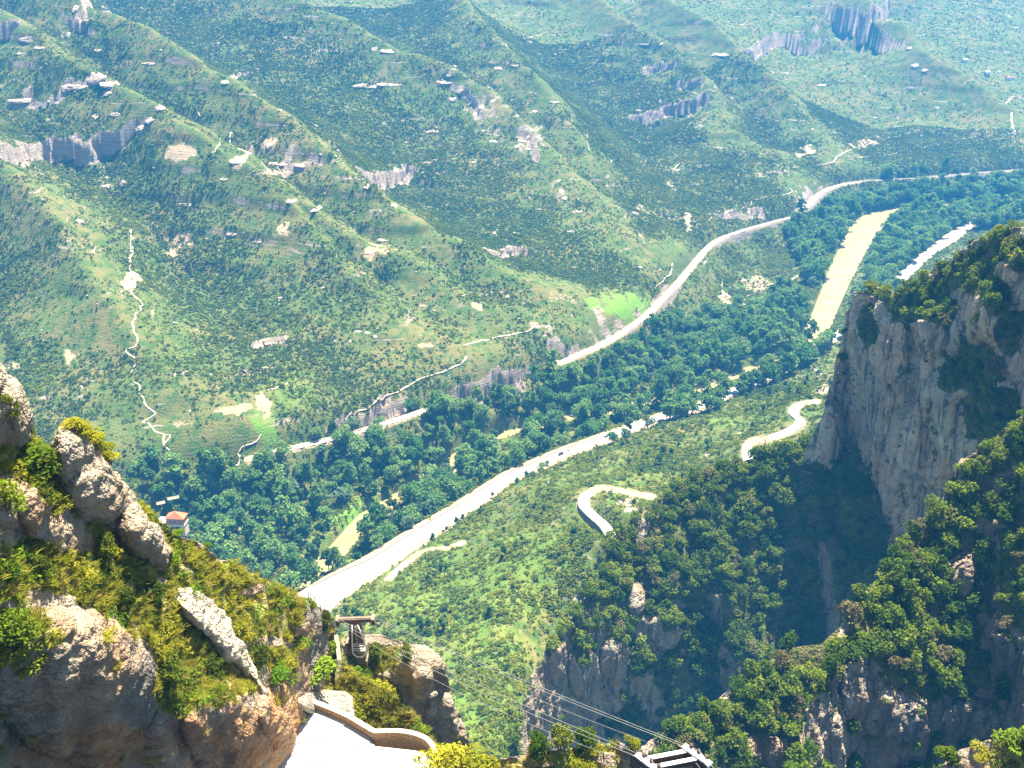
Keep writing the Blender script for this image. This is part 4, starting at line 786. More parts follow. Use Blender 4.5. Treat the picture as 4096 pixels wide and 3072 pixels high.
big_rock('boulder', [(206, 1830, 95, 210, 1870), (215, 1745, 94, 225, 1950), (232, 1706, 93, 255, 2020), (265, 1698, 93, 290, 2070), (300, 1715, 93.5, 320, 2100), (390, 1785, 95, 385, 2130), (440, 1840, 96, 430, 2165), (480, 1900, 97, 470, 2195), (512, 1965, 98.5, 510, 2220), (560, 2045, 100.5, 560, 2250), (620, 2105, 103, 610, 2280), (660, 2155, 105, 645, 2300), (668, 2210, 106, 655, 2305), (655, 2290, 106, 652, 2310)], 170, 170, 'tall rounded boulder with a grassy top standing on the left slope', beta0=78, dome=2.5, betas=[(400, 1850, 120, 60, 50), (330, 1980, 150, 110, 96, 5)], bulges=[(560, 2120, 90, 110, 2.2), (290, 1800, 80, 90, 1.6), (380, 2000, 130, 110, 1.5)], rough=(.42, 2.4), back=14)
big_rock('slab', [(660, 2350, 116, 672, 2375), (690, 2344, 116, 735, 2450), (760, 2356, 118, 810, 2520), (830, 2395, 120, 845, 2570), (890, 2440, 121, 880, 2615), (922, 2480, 121, 905, 2640), (930, 2520, 121, 925, 2650), (965, 2575, 121, 955, 2670), (1005, 2635, 121, 995, 2715), (1032, 2700, 121, 1025, 2745), (1060, 2770, 121, 1058, 2785)], 120, 60, 'smooth pale sloping slab between the boulder and the path', mat='paleslab', beta0=26, dome=.5, rough=(.34, 1.7), back=6)
big_rock('flat', [(1185, 2800, 132, 1190, 2830), (1225, 2775, 132, 1240, 2850), (1290, 2762, 132, 1300, 2875), (1380, 2768, 132, 1370, 2895), (1430, 2800, 132, 1430, 2905)], 70, 40, 'flat white rock behind the parapet wall', mat='paleslab', beta0=18, dome=.5, rough=(.15, 1.8), back=3)
big_rock('knob', [(1352, 2640, 158, 1380, 2900), (1363, 2560, 160, 1400, 2920), (1400, 2545, 162, 1430, 2940), (1471, 2538, 164, 1480, 2960), (1512, 2540, 165, 1520, 2990), (1588, 2560, 165, 1560, 3030), (1640, 2575, 164, 1600, 3080), (1672, 2582, 163, 1630, 3120), (1715, 2588, 163, 1665, 3160), (1756, 2621, 163, 1690, 3190), (1780, 2665, 164, 1715, 3210), (1798, 2740, 166, 1745, 3230), (1823, 2820, 168, 1780, 3240), (1860, 2912, 170, 1830, 3240), (1868, 2955, 171, 1850, 3240), (1891, 3010, 172, 1880, 3240), (1900, 3080, 172, 1895, 3240)], 190, 190, 'large rock knob under the cable tower with a sheer shaded face', beta0=38, dome=0, betas=[(1420, 2580, 90, 60, 22), (1690, 2630, 60, 40, 40), (1720, 2820, 130, 170, 96, 9), (1560, 2900, 70, 90, 70), (1850, 2950, 50, 120, 86, 5)], bulges=[(1670, 2700, 120, 120, 4), (1770, 2870, 60, 110, 4, -15), (1690, 2820, 60, 150, 3), (1850, 2960, 36, 90, 2.5, -15)], rough=(.5, 2.8), back=26, soils=[(1480, 2640, 130, 60, 10), (1500, 2760, 120, 70, 20), (1560, 2600, 60, 20)])
print('sheets', time.time() - T0)

# ------------------------------------------------------------------ valley trees
woods_px = {
 'main': [(430, 1905), (520, 1850), (640, 1830), (800, 1800), (960, 1850), (1080, 1850), (1150, 1845), (1250, 1815), (1400, 1775), (1560, 1725), (1700, 1690), (1760, 1720), (1900, 1665), (2060, 1610), (2180, 1580), (2280, 1515), (2350, 1460), (2480, 1395), (2600, 1340), (2750, 1280), (2950, 1210), (3080, 1150), (3180, 1160), (3240, 1270), (3230, 1360), (3330, 1420), (3130, 1470), (2950, 1520), (2760, 1590), (2600, 1650), (2480, 1705), (2330, 1765), (2200, 1815), (2050, 1885), (1900, 1970), (1790, 2040), (1650, 2130), (1500, 2225), (1400, 2290), (1270, 2350), (1130, 2390), (1000, 2340), (850, 2250), (640, 2080)],
 'right': [(3330, 1340), (3370, 1240), (3440, 1120), (3500, 1010), (3540, 930), (3590, 862), (3640, 842), (3720, 828), (3900, 815), (4096, 800), (4096, 905), (3980, 960), (3830, 945), (3700, 1010), (3610, 1100), (3530, 1180), (3440, 1240), (3400, 1340)],
 'bend': [(3150, 940), (3250, 890), (3350, 780), (3500, 745), (3700, 725), (4096, 700), (4096, 785), (3900, 798), (3700, 815), (3560, 830), (3450, 850), (3390, 930), (3310, 1010), (3270, 1130), (3230, 1130), (3200, 1030)],
 'station': [(430, 1900), (520, 1830), (700, 1830), (900, 1870), (900, 2050), (760, 2080), (640, 2060), (540, 1980)]}
clear_px = [[(1330, 2225), (1350, 2180), (1400, 2120), (1470, 2045), (1515, 2045), (1490, 2090), (1430, 2160), (1390, 2215)], [(1150, 2365), (1230, 2315), (1270, 2280), (1260, 2300), (1190, 2365)], [(1975, 1760), (2000, 1730), (2060, 1715), (2070, 1745), (2010, 1765)], [(2235, 1640), (2320, 1635), (2330, 1680), (2270, 1700), (2240, 1680)], [(2415, 1690), (2450, 1675), (2490, 1685), (2485, 1710), (2420, 1712)],
            [(3240, 1375), (3270, 1250), (3320, 1130), (3390, 1000), (3420, 900), (3520, 845), (3570, 850), (3540, 930), (3480, 1010), (3480, 1100), (3440, 1170), (3370, 1290), (3290, 1350)], [(1310, 2040), (1420, 1985), (1520, 2000), (1490, 2050), (1380, 2120), (1320, 2130)], [(2350, 1190), (2480, 1170), (2640, 1170), (2600, 1240), (2420, 1262)], [(2960, 1210), (2970, 1130), (3100, 1110), (3110, 1160), (3010, 1190)], [(3290, 1000), (3330, 1000), (3330, 1160), (3290, 1160)], [(2890, 1530), (2980, 1500), (3060, 1490), (3050, 1560), (2900, 1580)], [(1130, 1790), (1265, 1755), (1270, 1785), (1140, 1815)], [(1375, 1730), (1490, 1700), (1490, 1730), (1380, 1760)], [(1540, 1680), (1730, 1618), (1740, 1650), (1545, 1712)], [(2230, 1460), (2560, 1290), (2860, 985), (2900, 1000), (2600, 1310), (2250, 1480)], [(3735, 828), (3800, 815), (3800, 832), (3740, 845)], [(3870, 812), (3915, 806), (3915, 822), (3875, 826)], [(3985, 800), (4030, 798), (4030, 812), (3985, 814)], [(3180, 880), (3240, 830), (3300, 770), (3370, 735), (3700, 705), (4096, 668), (4096, 690), (3700, 722), (3400, 752), (3330, 790), (3260, 850)]]
def gen_trees(polys, n, hmid=10, minsep=12):
    out = []
    for nm in polys:
        poly = np.array(woods_px[nm], float); lo = poly.min(0); hi = poly.max(0)
        m = 60000; uv = lo + rng.random((m, 2)) * (hi - lo); uv = uv[in_poly(uv[:, 0], uv[:, 1], poly)]
        Q = at_z(uv[:, 0], uv[:, 1], 13.0); x, y = Q[:, 0], Q[:, 1]; z = samp(x, y)
        # weight to even plan density
        dist2 = (x ** 2 + y ** 2); w = (dist2 / dist2.max()) ** 1.5; k = rng.random(len(x)) < w; x, y, z = x[k], y[k], z[k]
        out.append(np.stack([x, y, z], 1))
    P = np.concatenate(out); P = P[rng.permutation(len(P))]
    k = line_clear(P[:, 0], P[:, 1], 2.0) & (P[:, 2] < 38) & (P[:, 2] > 1); P = P[k]
    for h in (2, hmid, 18):
        u, v = project(P + [0, 0, h])
        for c in clear_px: P = P[~in_poly(u, v, c)] if len(P) else P; u, v = project(P + [0, 0, h])
        d, _, par, _ = poly_dist(P[:, 0], P[:, 1], road)
    # thin out by cell
    keep = []; cells = {}
    for i, p in enumerate(P):
        s_ = minsep * (0.75 + 0.6 * random.random()); cx, cy = int(p[0] // 14), int(p[1] // 14); ok = True
        for a in (-1, 0, 1):
            for b in (-1, 0, 1):
                for j in cells.get((cx + a, cy + b), ()):
                    if (P[j, 0] - p[0]) ** 2 + (P[j, 1] - p[1]) ** 2 < s_ * s_: ok = False; break
        if ok: keep.append(i); cells.setdefault((cx, cy), []).append(i)
    P = P[keep]
    # road stays in view: no crown may reach across the line of sight to it
    u, v = project(P + [0, 0, 18]); Q = at_z(u, v, Z_ROAD); d, _, par, _ = poly_dist(Q[:, 0], Q[:, 1], road)
    hw = np.interp(par, np.linspace(0, 1, len(road_hw)), road_hw); _, sdr, _, _ = poly_dist(P[:, 0], P[:, 1], road)
    P = P[~((d < hw + 2) & (sdr < 0) & (u < 2450))]
    # trees lining the near side of the narrow far stretch of the road
    ur, _ = project(road); rs = road[(ur > 2460) & (ur < 3560)]; tg = np.gradient(rs[:, :2], axis=0); tg /= np.linalg.norm(tg, axis=1, keepdims=True)
    i_ = rng.integers(0, len(rs), 150); o_ = 6.5 + 9 * rng.random(150); E_ = rs[i_, :2] + np.stack([tg[i_, 1], -tg[i_, 0]], 1) * o_[:, None] + rng.normal(size=(150, 2)) * 5; E_ = np.c_[E_, samp(E_[:, 0], E_[:, 1])]; ue, _ = project(E_)
    E_ = E_[(rng.random(150) < np.interp(ue, [2460, 3000, 3080, 3560], [.35, .55, 1, 1]))]; dE, *_ = poly_dist(E_[:, 0], E_[:, 1], road); E_ = E_[dE > 6]
    P = np.concatenate([P, E_])
    return P
VT = gen_trees(['main', 'right', 'bend', 'station'], 0)
dist = np.linalg.norm(VT - [0, 0, CAMZ], axis=1); VT = VT[np.argsort(dist)]; dist = np.sort(dist)
zone = fbm(VT / 70, 2); kinds = np.where(zone > .25, 0, np.where(zone > -.2, 1, np.where(zone > -.5, 3, 2))); kinds = np.where(rng.random(len(VT)) < .25, rng.integers(0, 4, len(VT)), kinds); kinds = np.where((kinds == 2) & (rng.random(len(VT)) < .5), 1, kinds)
KN = ['poplar', 'round', 'pale', 'pine']
KD = {'poplar': ('riverside_tree', 'tall blue green poplar among the trees by the river', 'tree', 'tall poplars by the river'), 'round': ('broadleaf_tree', 'round crowned green tree in the wood along the river', 'tree', 'round crowned trees by the river'), 'pale': ('willow_tree', 'pale grey green willow standing in the riverside wood', 'tree', 'pale willows by the river'), 'pine': ('pine_tree', 'dark narrow pine between the river and the hillsides', 'tree', 'dark pines in the valley')}
vs = (1.45 + 1.2 * rng.random(len(VT))) * np.where(dist > 1500, 1.15, 1.0)
done_n = 0; rest = []
for i in range(len(VT)):
    u, v = project(VT[i] + [0, 0, 8]); vis = (0 < u < 4096) and (0 < v < 3072) and not in_poly(np.array([u]), np.array([v]), [(0, 1500), (640, 2080), (1000, 2290), (1345, 2530), (1345, 3072), (0, 3072)])[0]
    if done_n < 300 and vis:
        kd = KN[kinds[i]]; nm, lb, ct, gr = KD[kd]; place_tree(kd, nm, VT[i] - [0, 0, .3], vs[i], lb, ct, gr, None, .85 + .3 * random.random()); done_n += 1
    else: rest.append(i)
rest = np.array(rest)
def tree_protos(kinds_): return [bpy.data.objects.new('tree_kind', m) for k in kinds_ for m in TREES[k]]
scatter('distant_riverside_wood', VT[rest], rots(len(rest), .04), vs[rest], kinds[rest] * 5 + rng.integers(0, 5, len(rest)), tree_protos(KN), 'farther riverside wood of mixed green trees')
print('valley trees', len(VT), time.time() - T0)
# trees dotted over the near slope and gullies
nt = 2600; a = np.radians(-20 + 48 * rng.random(nt)); q = 520 + 700 * rng.random(nt); x = q * np.sin(a); y = q * np.cos(a); P = np.stack([x, y, samp(x, y)], 1)
k = (samp(x, y, sF) < -60) & (samp(x, y, dr) < -14) & line_clear(x, y, 4) & visible_uv(P, 0) & (fbm(P / 60, 3) + .5 * fbm(P / 20, 2) > .12); P = P[k]
for h in (2, 5):
    u, v = project(P + [0, 0, h])
    for Q_, hw in side_lines:
        qq = at_z(u, v, float(Q_[:, 2].mean())); d, *_ = poly_dist(qq[:, 0], qq[:, 1], Q_); m_ = d > hw + 4; P = P[m_]; u, v = u[m_], v[m_]
scatter('slope_trees', P, rots(len(P), .05), .6 + .8 * rng.random(len(P)) ** 2, rng.integers(0, 10, len(P)), tree_protos(['pine', 'oak']), 'small dark trees and tall bushes dotted over the near slope')

# ------------------------------------------------------------------ trees on the crags
CT = []
for s_, lab, dens, nm in ((SC, 'dark evergreen oak on the wooded spur left of the grey cliff', .040, 'evergreen oaks on the wooded spur'), (SM, 'evergreen oak on the ridge in front of the wooded spur', .060, 'evergreen oaks on the middle ridge'), (SE, 'evergreen oak on the steep wooded crag at the lower right', .055, 'evergreen oaks on the right crag'), (SD, 'evergreen oak rooted on the grey cliff or its top', .040, 'evergreen oaks on the grey cliff')):
    P, n_, u, v, R_ = sample_sheet(s_, dens * (1.3 if s_ is SD else 1), lambda q: np.clip(1 - 1.05 * q.R, 0.012, 1) * np.clip(.9 + 1.1 * fbm(q.P / 22, 3), .12, 1.6))
    CT += [(P[i], n_[i], lab, nm, u[i], v[i], R_[i]) for i in range(len(P))]
sz = np.array([(.8 + 1.0 * random.random()) * (1.25 if 'wooded spur left' in c_[2] else 1.0) for c_ in CT])
app = np.array([sz[i] / np.linalg.norm(c[0] - [0, 0, CAMZ]) * (1 if -20 < c[4] < 4110 and c[5] < 3085 else 0) for i, c in enumerate(CT)])
order = np.argsort(-app); ind = set(order[:300].tolist()); restP = []
for i, c in enumerate(CT):
    p = c[0] - c[1] * .2
    if i in ind: place_tree('oak', 'oak_tree', p, sz[i], c[2], 'tree', c[3], None, .8 + .5 * random.random())
    else: restP.append((*p, sz[i]))
restP = np.array(restP)
scatter('crag_wood', restP[:, :3], rots(len(restP), .1), restP[:, 3], rng.integers(0, 5, len(restP)), tree_protos(['oak']), 'evergreen wood clothing the crags and spurs')
print('crag trees', len(CT), time.time() - T0)
# undergrowth on the crags
PB = []
for s_, d in ((SC, .10), (SM, .16), (SE, .16), (SD, .14)):
    P, n_, u, v, R_ = sample_sheet(s_, d, lambda q: np.clip(1 - .97 * q.R, 0.02, 1) * np.clip(.7 + 1.0 * fbm(q.P / 12, 3), .1, 1.5)); PB.append(P)
PB = np.concatenate(PB)
P_under = [proto('undergrowth', *leaf_cloud([(0, 0, .4), (.4, .1, .35), (-.3, .3, .3)], [(.7, .7, .6), (.5, .5, .4), (.5, .5, .5)], 60, .2, 70 + i, .7, .55, .45), M['oak' if i < 3 else 'broom']) for i in range(4)]
scatter('crag_undergrowth', PB, rots(len(PB), .2), .9 + 1.5 * rng.random(len(PB)) ** 2, rng.choice(4, len(PB), p=[.32, .3, .3, .08]), P_under, 'low shrubs and dry grass on the crags')

# ------------------------------------------------------------------ foreground growth
P_grass = [proto('grass_tuft', *blade_cloud(50, .42, .55, .030, 5 + i, 1.2), M['grass']) for i in range(3)]
P_low = [proto('low_shrub', *leaf_cloud([(0, 0, .3), (.3, .15, .25), (-.25, .2, .25), (.05, -.3, .22)], [(.45, .45, .4), (.35, .35, .3), (.35, .35, .35), (.35, .35, .3)], 170, .075, 20 + i, .6, .5, .5), M[m]) for i, m in enumerate(('bright', 'juniper', 'broom', 'juniper', 'broom'))]
veg = lambda q: np.clip(1 - 1.15 * q.R, 0.01, 1) * np.clip(.75 + 1.1 * fbm(q.P / 4, 3), .15, 1.6)
GP = []; LPs = []
for s_, dg, dl in ((SF_, 3.0, 1.7), (RB['knob'], 1.0, .30), (SN, 1.0, .5), (SK, 1.0, .5), (RB['boulder'], .10, .0)):
    P, *_ = sample_sheet(s_, dg, veg); GP.append(P)
    if dl: P, *_ = sample_sheet(s_, dl, lambda q: np.clip(1 - 1.15 * q.R, 0.006, 1) * np.clip(.5 + 1.3 * fbm(q.P / 6 + 3, 3), .05, 1.6)); LPs.append(P)
GP = np.concatenate(GP); LPs = np.concatenate(LPs)
scatter('dry_grass', GP, rots(len(GP), .25), .6 + .8 * rng.random(len(GP)), rng.integers(0, 3, len(GP)), P_grass, 'dry yellow green grass on the foreground slope')
zl = fbm(LPs / 9, 2); il = np.where(zl > .22, 0, np.where(zl > -.1, 1 + 2 * (rng.random(len(LPs)) < .5), np.where(rng.random(len(LPs)) < .5, 2, 4)))
scatter('low_foreground_shrubs', LPs, rots(len(LPs), .2), .6 + 1.1 * rng.random(len(LPs)) ** 1.5, il, P_low, 'low green and yellowish shrubs on the foreground slope')
print('fg growth', len(GP), len(LPs), time.time() - T0)
# single shrubs one can point at
def shrub_mesh(kind, seed):
    g = np.random.default_rng(seed)
    if kind == 'juniper': c, r_ = lobes(11, 1.9, 1.5, seed, .16, .42); return np_mesh('crown', *leaf_cloud(c, r_, 1500, .085, seed, .45, .55, .45), M['juniper'], False)
    if kind == 'bright': c, r_ = lobes(9, 1.25, 1.9, seed, .22, .42); return np_mesh('crown', *leaf_cloud(c, r_, 1300, .085, seed, .7, .5, .5), M['bright'], False)
    if kind == 'broom': c, r_ = lobes(10, 1.3, 2.0, seed, .2, .42); return np_mesh('crown', *leaf_cloud(c, r_, 1500, .085, seed, .5, .5, .5), M['broom'], False)
    if kind == 'oakbush': c, r_ = lobes(10, 1.7, 1.9, seed, .2, .42); return np_mesh('crown', *leaf_cloud(c, r_, 1500, .085, seed, .7, .5, .5), M['oak'], False)
SHR = {k: [shrub_mesh(k, 300 + 10 * j + i) for i in range(2)] for j, k in enumerate(('juniper', 'bright', 'broom', 'oakbush'))}
def stem_mesh():
    b = MB(); 
    for k in range(5):
        a = k * 1.26; b.tube([(0.05 * math.cos(a), .05 * math.sin(a), -.3), (.2 * math.cos(a), .2 * math.sin(a), .4), (.45 * math.cos(a), .45 * math.sin(a), .85)], [.05, .035, .015], 5)
    me = bpy.data.meshes.new('stem'); me.from_pydata(b.v, [], b.f); me.materials.append(M['bark']); return me
STEM = stem_mesh()
def shrub(kind, u, v, px, label, sheet_, cat='shrub', group=None, tall=1.0, name=None):
    p, n_, e = on_sheet(sheet_, u, v + px * .55 * tall); d = np.linalg.norm(p - [0, 0, CAMZ]); s_ = 2 * px * d / FPX / 1.9
    e = empty(name or {'juniper': 'juniper_shrub', 'bright': 'green_shrub', 'broom': 'broom_shrub', 'oakbush': 'oak_shrub'}[kind], p - n_ * .1 * s_, random.random() * 6.28); e.scale = (s_, s_, s_ * tall); tag(e, label, cat, group)
    link('crown', random.choice(SHR[kind]), e); link('stem', STEM, e); return e
KNB = RB['knob']
for q in [('juniper', 52, 1665, 46, 'dark upright juniper against the pale rock at the left edge', RB['left'], 1.5), ('oakbush', 150, 1885, 105, 'large dark green bush on the left slope below the left rock', SF_, .8), ('oakbush', 35, 2000, 75, 'dark bush at the left edge under the large green bush', SF_, .9),
          ('juniper', 440, 2245, 62, 'dark juniper at the foot of the round boulder', SF_, 1.4), ('juniper', 585, 2255, 22, 'small pointed juniper in front of the boulder foot', SF_, 1.7), ('juniper', 505, 2450, 60, 'dark juniper column above the big shaded rock', SF_, 1.4), ('juniper', 620, 2400, 60, 'olive green juniper between the boulder and the smooth slab', SF_, 1.1), ('juniper', 170, 2300, 62, 'round olive bush on the lower left slope', SF_, 1.0), ('oakbush', 30, 2310, 60, 'dark bush cut by the left edge of the slope', SF_, 1.0),
          ('bright', 780, 2345, 34, 'small dark green bush at the head of the smooth slab', SF_, .9), ('juniper', 690, 2740, 78, 'dark juniper hanging over the cleft beside the shaded rock', SF_, 1.2), ('juniper', 850, 2690, 62, 'spreading juniper to the right of the hanging one', SF_, .9), ('oakbush', 60, 2560, 90, 'leafy oak bush above the big shaded rock', SF_, 1.0), ('oakbush', 130, 2640, 80, 'leafy oak bush hanging over the shaded rock face', SF_, .9), ('broom', 430, 2540, 36, 'small dry tuft of broom on top of the shaded rock', SF_, .8),
          ('bright', 1210, 2570, 44, 'round bright green bush left of the cable tower', SF_, 1.1), ('bright', 1330, 2595, 34, 'bright green bush beside the white retaining wall', SF_, 1.3), ('juniper', 1245, 2425, 36, 'dark bush on the crest by the fence posts', SF_, .9), ('juniper', 1300, 2500, 44, 'olive bush on the crest left of the cable tower', SF_, 1.1), ('broom', 1185, 2600, 36, 'yellowish bush below the round green bush', SF_, .8), ('bright', 1260, 2690, 80, 'wide bright green bush above the flat white rock', SF_, .7), ('bright', 1110, 2690, 70, 'bright green bush above the red rock', SF_, .6), ('bright', 1430, 2700, 60, 'dark leafed bush in the hollow below the tower', KNB, 1.0), ('juniper', 1500, 2630, 44, 'dark green bush on the rock knob below the tower', KNB, 1.1), ('juniper', 1625, 2625, 36, 'olive bush on top of the rock knob', KNB, 1.1), ('broom', 1480, 2780, 80, 'tall yellow green broom behind the parapet wall', KNB, .8), ('broom', 1600, 2870, 50, 'yellow broom at the curve of the parapet wall', KNB, .9), ('broom', 1400, 2860, 60, 'feathery yellow broom just behind the wall top', SF_, .9), ('broom', 940, 2500, 40, 'yellow tuft of broom under the smooth slab', SF_, .9), ('bright', 900, 2620, 36, 'light green shrub at the lower edge of the smooth slab', SF_, 1.0), ('bright', 720, 2130, 24, 'small green bush on the crest near the station', SF_, .8), ('bright', 830, 2180, 22, 'small green bush farther along the crest', SF_, .8),
          ('broom', 1690, 3040, 90, 'yellow green broom at the bottom left of the group by the terrace', SN, .8), ('broom', 1790, 3030, 90, 'tall yellow green broom beside the end of the parapet wall', SN, .9), ('broom', 1900, 3060, 70, 'yellow green broom at the bottom edge right of the terrace', SN, .8), ('broom', 2330, 3060, 44, 'low yellow bush on the near bank left of the gantry', SN, .7), ('oakbush', 2240, 2950, 50, 'grey green bush with a round crown on the near bank', SN, 1.2), ('oakbush', 2150, 2985, 46, 'grey green bush left of the round crowned one', SN, 1.0), ('oakbush', 2340, 2960, 44, 'dark bush on the near bank right of the round crowned one', SN, 1.0), ('broom', 2520, 2970, 30, 'olive bush beside the gantry side plate', SN, 1.0), ('oakbush', 3790, 3040, 44, 'dark bush at the left foot of the lower right knoll', SK, .9), ('bright', 4030, 2960, 60, 'bright green bush on the lower right knoll', SK, .8), ('broom', 3920, 3010, 40, 'yellowish bush on top of the lower right knoll', SK, .7), ('bright', 4090, 2950, 50, 'green bush at the right edge of the lower right knoll', SK, .9)]:
    shrub(q[0], q[1], q[2], q[3], q[4], q[5], tall=q[6])
tr = RB['boulder']
for k in range(7):
    u, v = [(340, 1725), (380, 1745), (420, 1790), (300, 1708), (450, 1830), (360, 1735), (400, 1765)][k]; p, n_, e_ = on_sheet(tr, u, v + 15); e = empty('broom_shrub', p, k); e.scale = (1.0, 1.0, .8); tag(e, 'low yellow green broom growing along the top of the round boulder', 'shrub', 'broom on top of the round boulder'); link('crown', SHR['broom'][k % 2], e); link('stem', STEM, e)
# ------------------------------------------------------------------ terrace, steps and parapet
def pxz(u, v, z): return at_z(np.array([u], float), np.array([v], float), z)[0]
ZT = at_t(np.array([1440.]), np.array([2930.]), np.array([136.]))[0][2]
def slab(name, px, z, th, mat, label=None, kind='structure'):
    Q = [pxz(u, v, z) for u, v in px]; b = MB(); n = len(Q); V = [(*q[:2], z) for q in Q] + [(*q[:2], z - th) for q in Q]
    b.add(V, [tuple(range(n))[::-1], tuple(range(n, 2 * n))] + [(i, (i + 1) % n, n + (i + 1) % n, n + i) for i in range(n)]); o = b.build(name, mat); tag(o, label, kind=kind); return o
slab('terrace', [(1140, 2800), (1200, 2800), (1300, 2855), (1395, 2905), (1480, 2955), (1500, 2985), (1640, 3000), (1745, 3015), (1790, 3100), (1790, 3300), (1080, 3300)], ZT, .9, M['terrace'])
slab('terrace_step', [(1140, 2760), (1200, 2780), (1300, 2840), (1388, 2890), (1330, 2935), (1240, 2960), (1120, 2990)], ZT + .32, .32, M['terrace'])
slab('terrace_step', [(1140, 2760), (1200, 2780), (1300, 2840), (1388, 2890), (1480, 2945), (1478, 2970), (1400, 2995), (1300, 3050), (1120, 3090)], ZT + .16, .155, M['terrace'])
wall_px = [(1150, 2790), (1200, 2815), (1245, 2838), (1330, 2872), (1400, 2905), (1450, 2935), (1490, 2958), (1512, 2962), (1560, 2960), (1610, 2962), (1660, 2972), (1700, 2990), (1722, 3012), (1735, 3040), (1738, 3070), (1738, 3130)]
wc = smooth_line(np.array([pxz(u, v, ZT) for u, v in wall_px]), 5); WT, WH = .5, 1.25
tw = np.gradient(wc[:, :2], axis=0); tw /= np.linalg.norm(tw, axis=1, keepdims=True); nw = np.stack([-tw[:, 1], tw[:, 0]], 1)
pw = empty('parapet_wall', wc[0]); tag(pw, 'curving stone parapet wall with a pale coping round the white terrace', 'wall')
def wall_strip(name, z0, z1, t0, t1, mat, seg=None):
    a = wc if seg is None else wc[seg]; nn = nw if seg is None else nw[seg]
    A = a[:, :2] + nn * t0; Bq = a[:, :2] + nn * t1; m = len(a)
    V = np.stack([np.c_[A, np.full(m, z0)], np.c_[A, np.full(m, z1)], np.c_[Bq, np.full(m, z1)], np.c_[Bq, np.full(m, z0)]], 1).reshape(-1, 3) - wc[0]
    F = grid_faces(m, 4, True); b = MB(); b.add(V, [tuple(f) for f in F]); b.f += [(0, 1, 2, 3), (4 * m - 1, 4 * m - 2, 4 * m - 3, 4 * m - 4)]; return b.build(name, mat, pw)
wall_strip('wall_body', ZT - 1.5, ZT + WH, 0, WT, M['masonry'])
for i in range(0, len(wc) - 2, 2):
    wall_strip('coping_stone', ZT + WH + .004, ZT + WH + .12 + .02 * random.random(), -.06 - .02 * random.random(), WT + .08, M['coping'], slice(i, i + 3))
g = np.random.default_rng(8); acc = 0
for i in range(0, len(wc) - 1):           # face stones set a little proud of the wall
    for rw in range(4):
        p = wc[i] * (1 - .5) + wc[i + 1] * .5; L_ = np.linalg.norm(wc[i + 1] - wc[i]) * (.86 + .1 * g.random()); h_ = WH / 4 * .86
        if L_ < .1: continue
        b = MB(); ang = math.atan2(tw[i, 1], tw[i, 0]); sh = (.5 if rw % 2 else 0) * L_ * .5
        b.box((p[0] - wc[0][0] + tw[i, 0] * sh - nw[i, 0] * .01, p[1] - wc[0][1] + tw[i, 1] * sh - nw[i, 1] * .01, ZT - wc[0][2] + (rw + .5) * WH / 4), (L_, .10 + .05 * g.random(), h_), ang); b.build('stone', M['masonry'], pw)
# ------------------------------------------------------------------ cable tower on the rock knob
base, _, _ = on_sheet(KNB, 1432, 2612); base = base.copy()
D_ = np.linalg.norm(base - [0, 0, CAMZ]); mpx = D_ / FPX
HT = (2612 - 2490) * mpx / math.cos(math.radians(39)); bt = empty('cable_tower', base); tag(bt, 'brown steel cable car tower with a wide crossbeam on the rock knob', 'cable tower')
cr = np.array([1.0, 0.10, 0]); BW = 138 * mpx
b = MB(); b.box((0, 0, .2), (68 * mpx, 62 * mpx, 2.0)); b.box((0, 0, -1.2), (78 * mpx, 72 * mpx, 1.6)); b.build('foundation_block', M['concrete'], bt)
b = MB(); b.box((-.1, .3, HT * .5 + .4), (60 * mpx, 36 * mpx, HT - .8), 0, .68); b.build('column', M['steel'], bt)
b = MB(); b.box((0, 0, HT + .05), (BW, 22 * mpx, 13 * mpx), .06); b.build('crossbeam', M['steel'], bt)
b = MB(); b.box((0, 0, HT + .05 + 7.6 * mpx), (BW * .94, 7 * mpx, 2 * mpx), .06); b.build('crossbeam_cap', M['concrete'], bt)
for sgn in (-1, 1):
    b = MB(); b.box((sgn * BW * .48, sgn * .1, HT + .05 + 6 * mpx), (13 * mpx, 34 * mpx, 6 * mpx), .06); sd_ = b.build('saddle', M['concrete'], bt)
    b = MB(); b.box((sgn * BW * .48, sgn * .1, HT - 12 * mpx), (14 * mpx, 20 * mpx, 16 * mpx), .06); b.build('sheave_box', M['steel'], sd_)
yf = -26 * mpx
lp = [(-10 * mpx, yf, HT - 6 * mpx), (-12 * mpx, yf, HT * .62), (-15 * mpx, yf - .1, HT * .30), (-11 * mpx, yf - .5, HT * .16), (4 * mpx, yf - .8, HT * .12), (24 * mpx, yf - .8, HT * .12), (36 * mpx, yf - .4, HT * .18), (38 * mpx, yf, HT * .30), (26 * mpx, yf, HT * .64), (12 * mpx, yf, HT - 6 * mpx)]
b = MB(); b.tube(lp, .11, 8); b.build('guide_frame', M['white'], bt, smooth=True)
for zz, x0, x1 in ((.34, -15, 36), (.27, -15, 37), (.21, -14, 37), (.40, -14, 33)):
    b = MB(); b.tube([(x0 * mpx, yf, HT * zz), (x1 * mpx, yf, HT * zz + .05)], .07, 6); b.build('guide_bar', M['white'], bt)
for k in range(11):
    b = MB(); b.tube([(-1 * mpx, yf + .15, HT * (.42 + .05 * k)), (7 * mpx, yf + .15, HT * (.42 + .05 * k))], .035, 5); b.build('ladder_rung', M['white'], bt)
b = MB(); b.tube([(-1 * mpx, yf + .15, HT * .36), (-1 * mpx, yf + .15, HT * .97)], .03, 5); b.tube([(7 * mpx, yf + .15, HT * .36), (7 * mpx, yf + .15, HT * .97)], .03, 5); b.build('ladder_rail', M['steel'], bt)
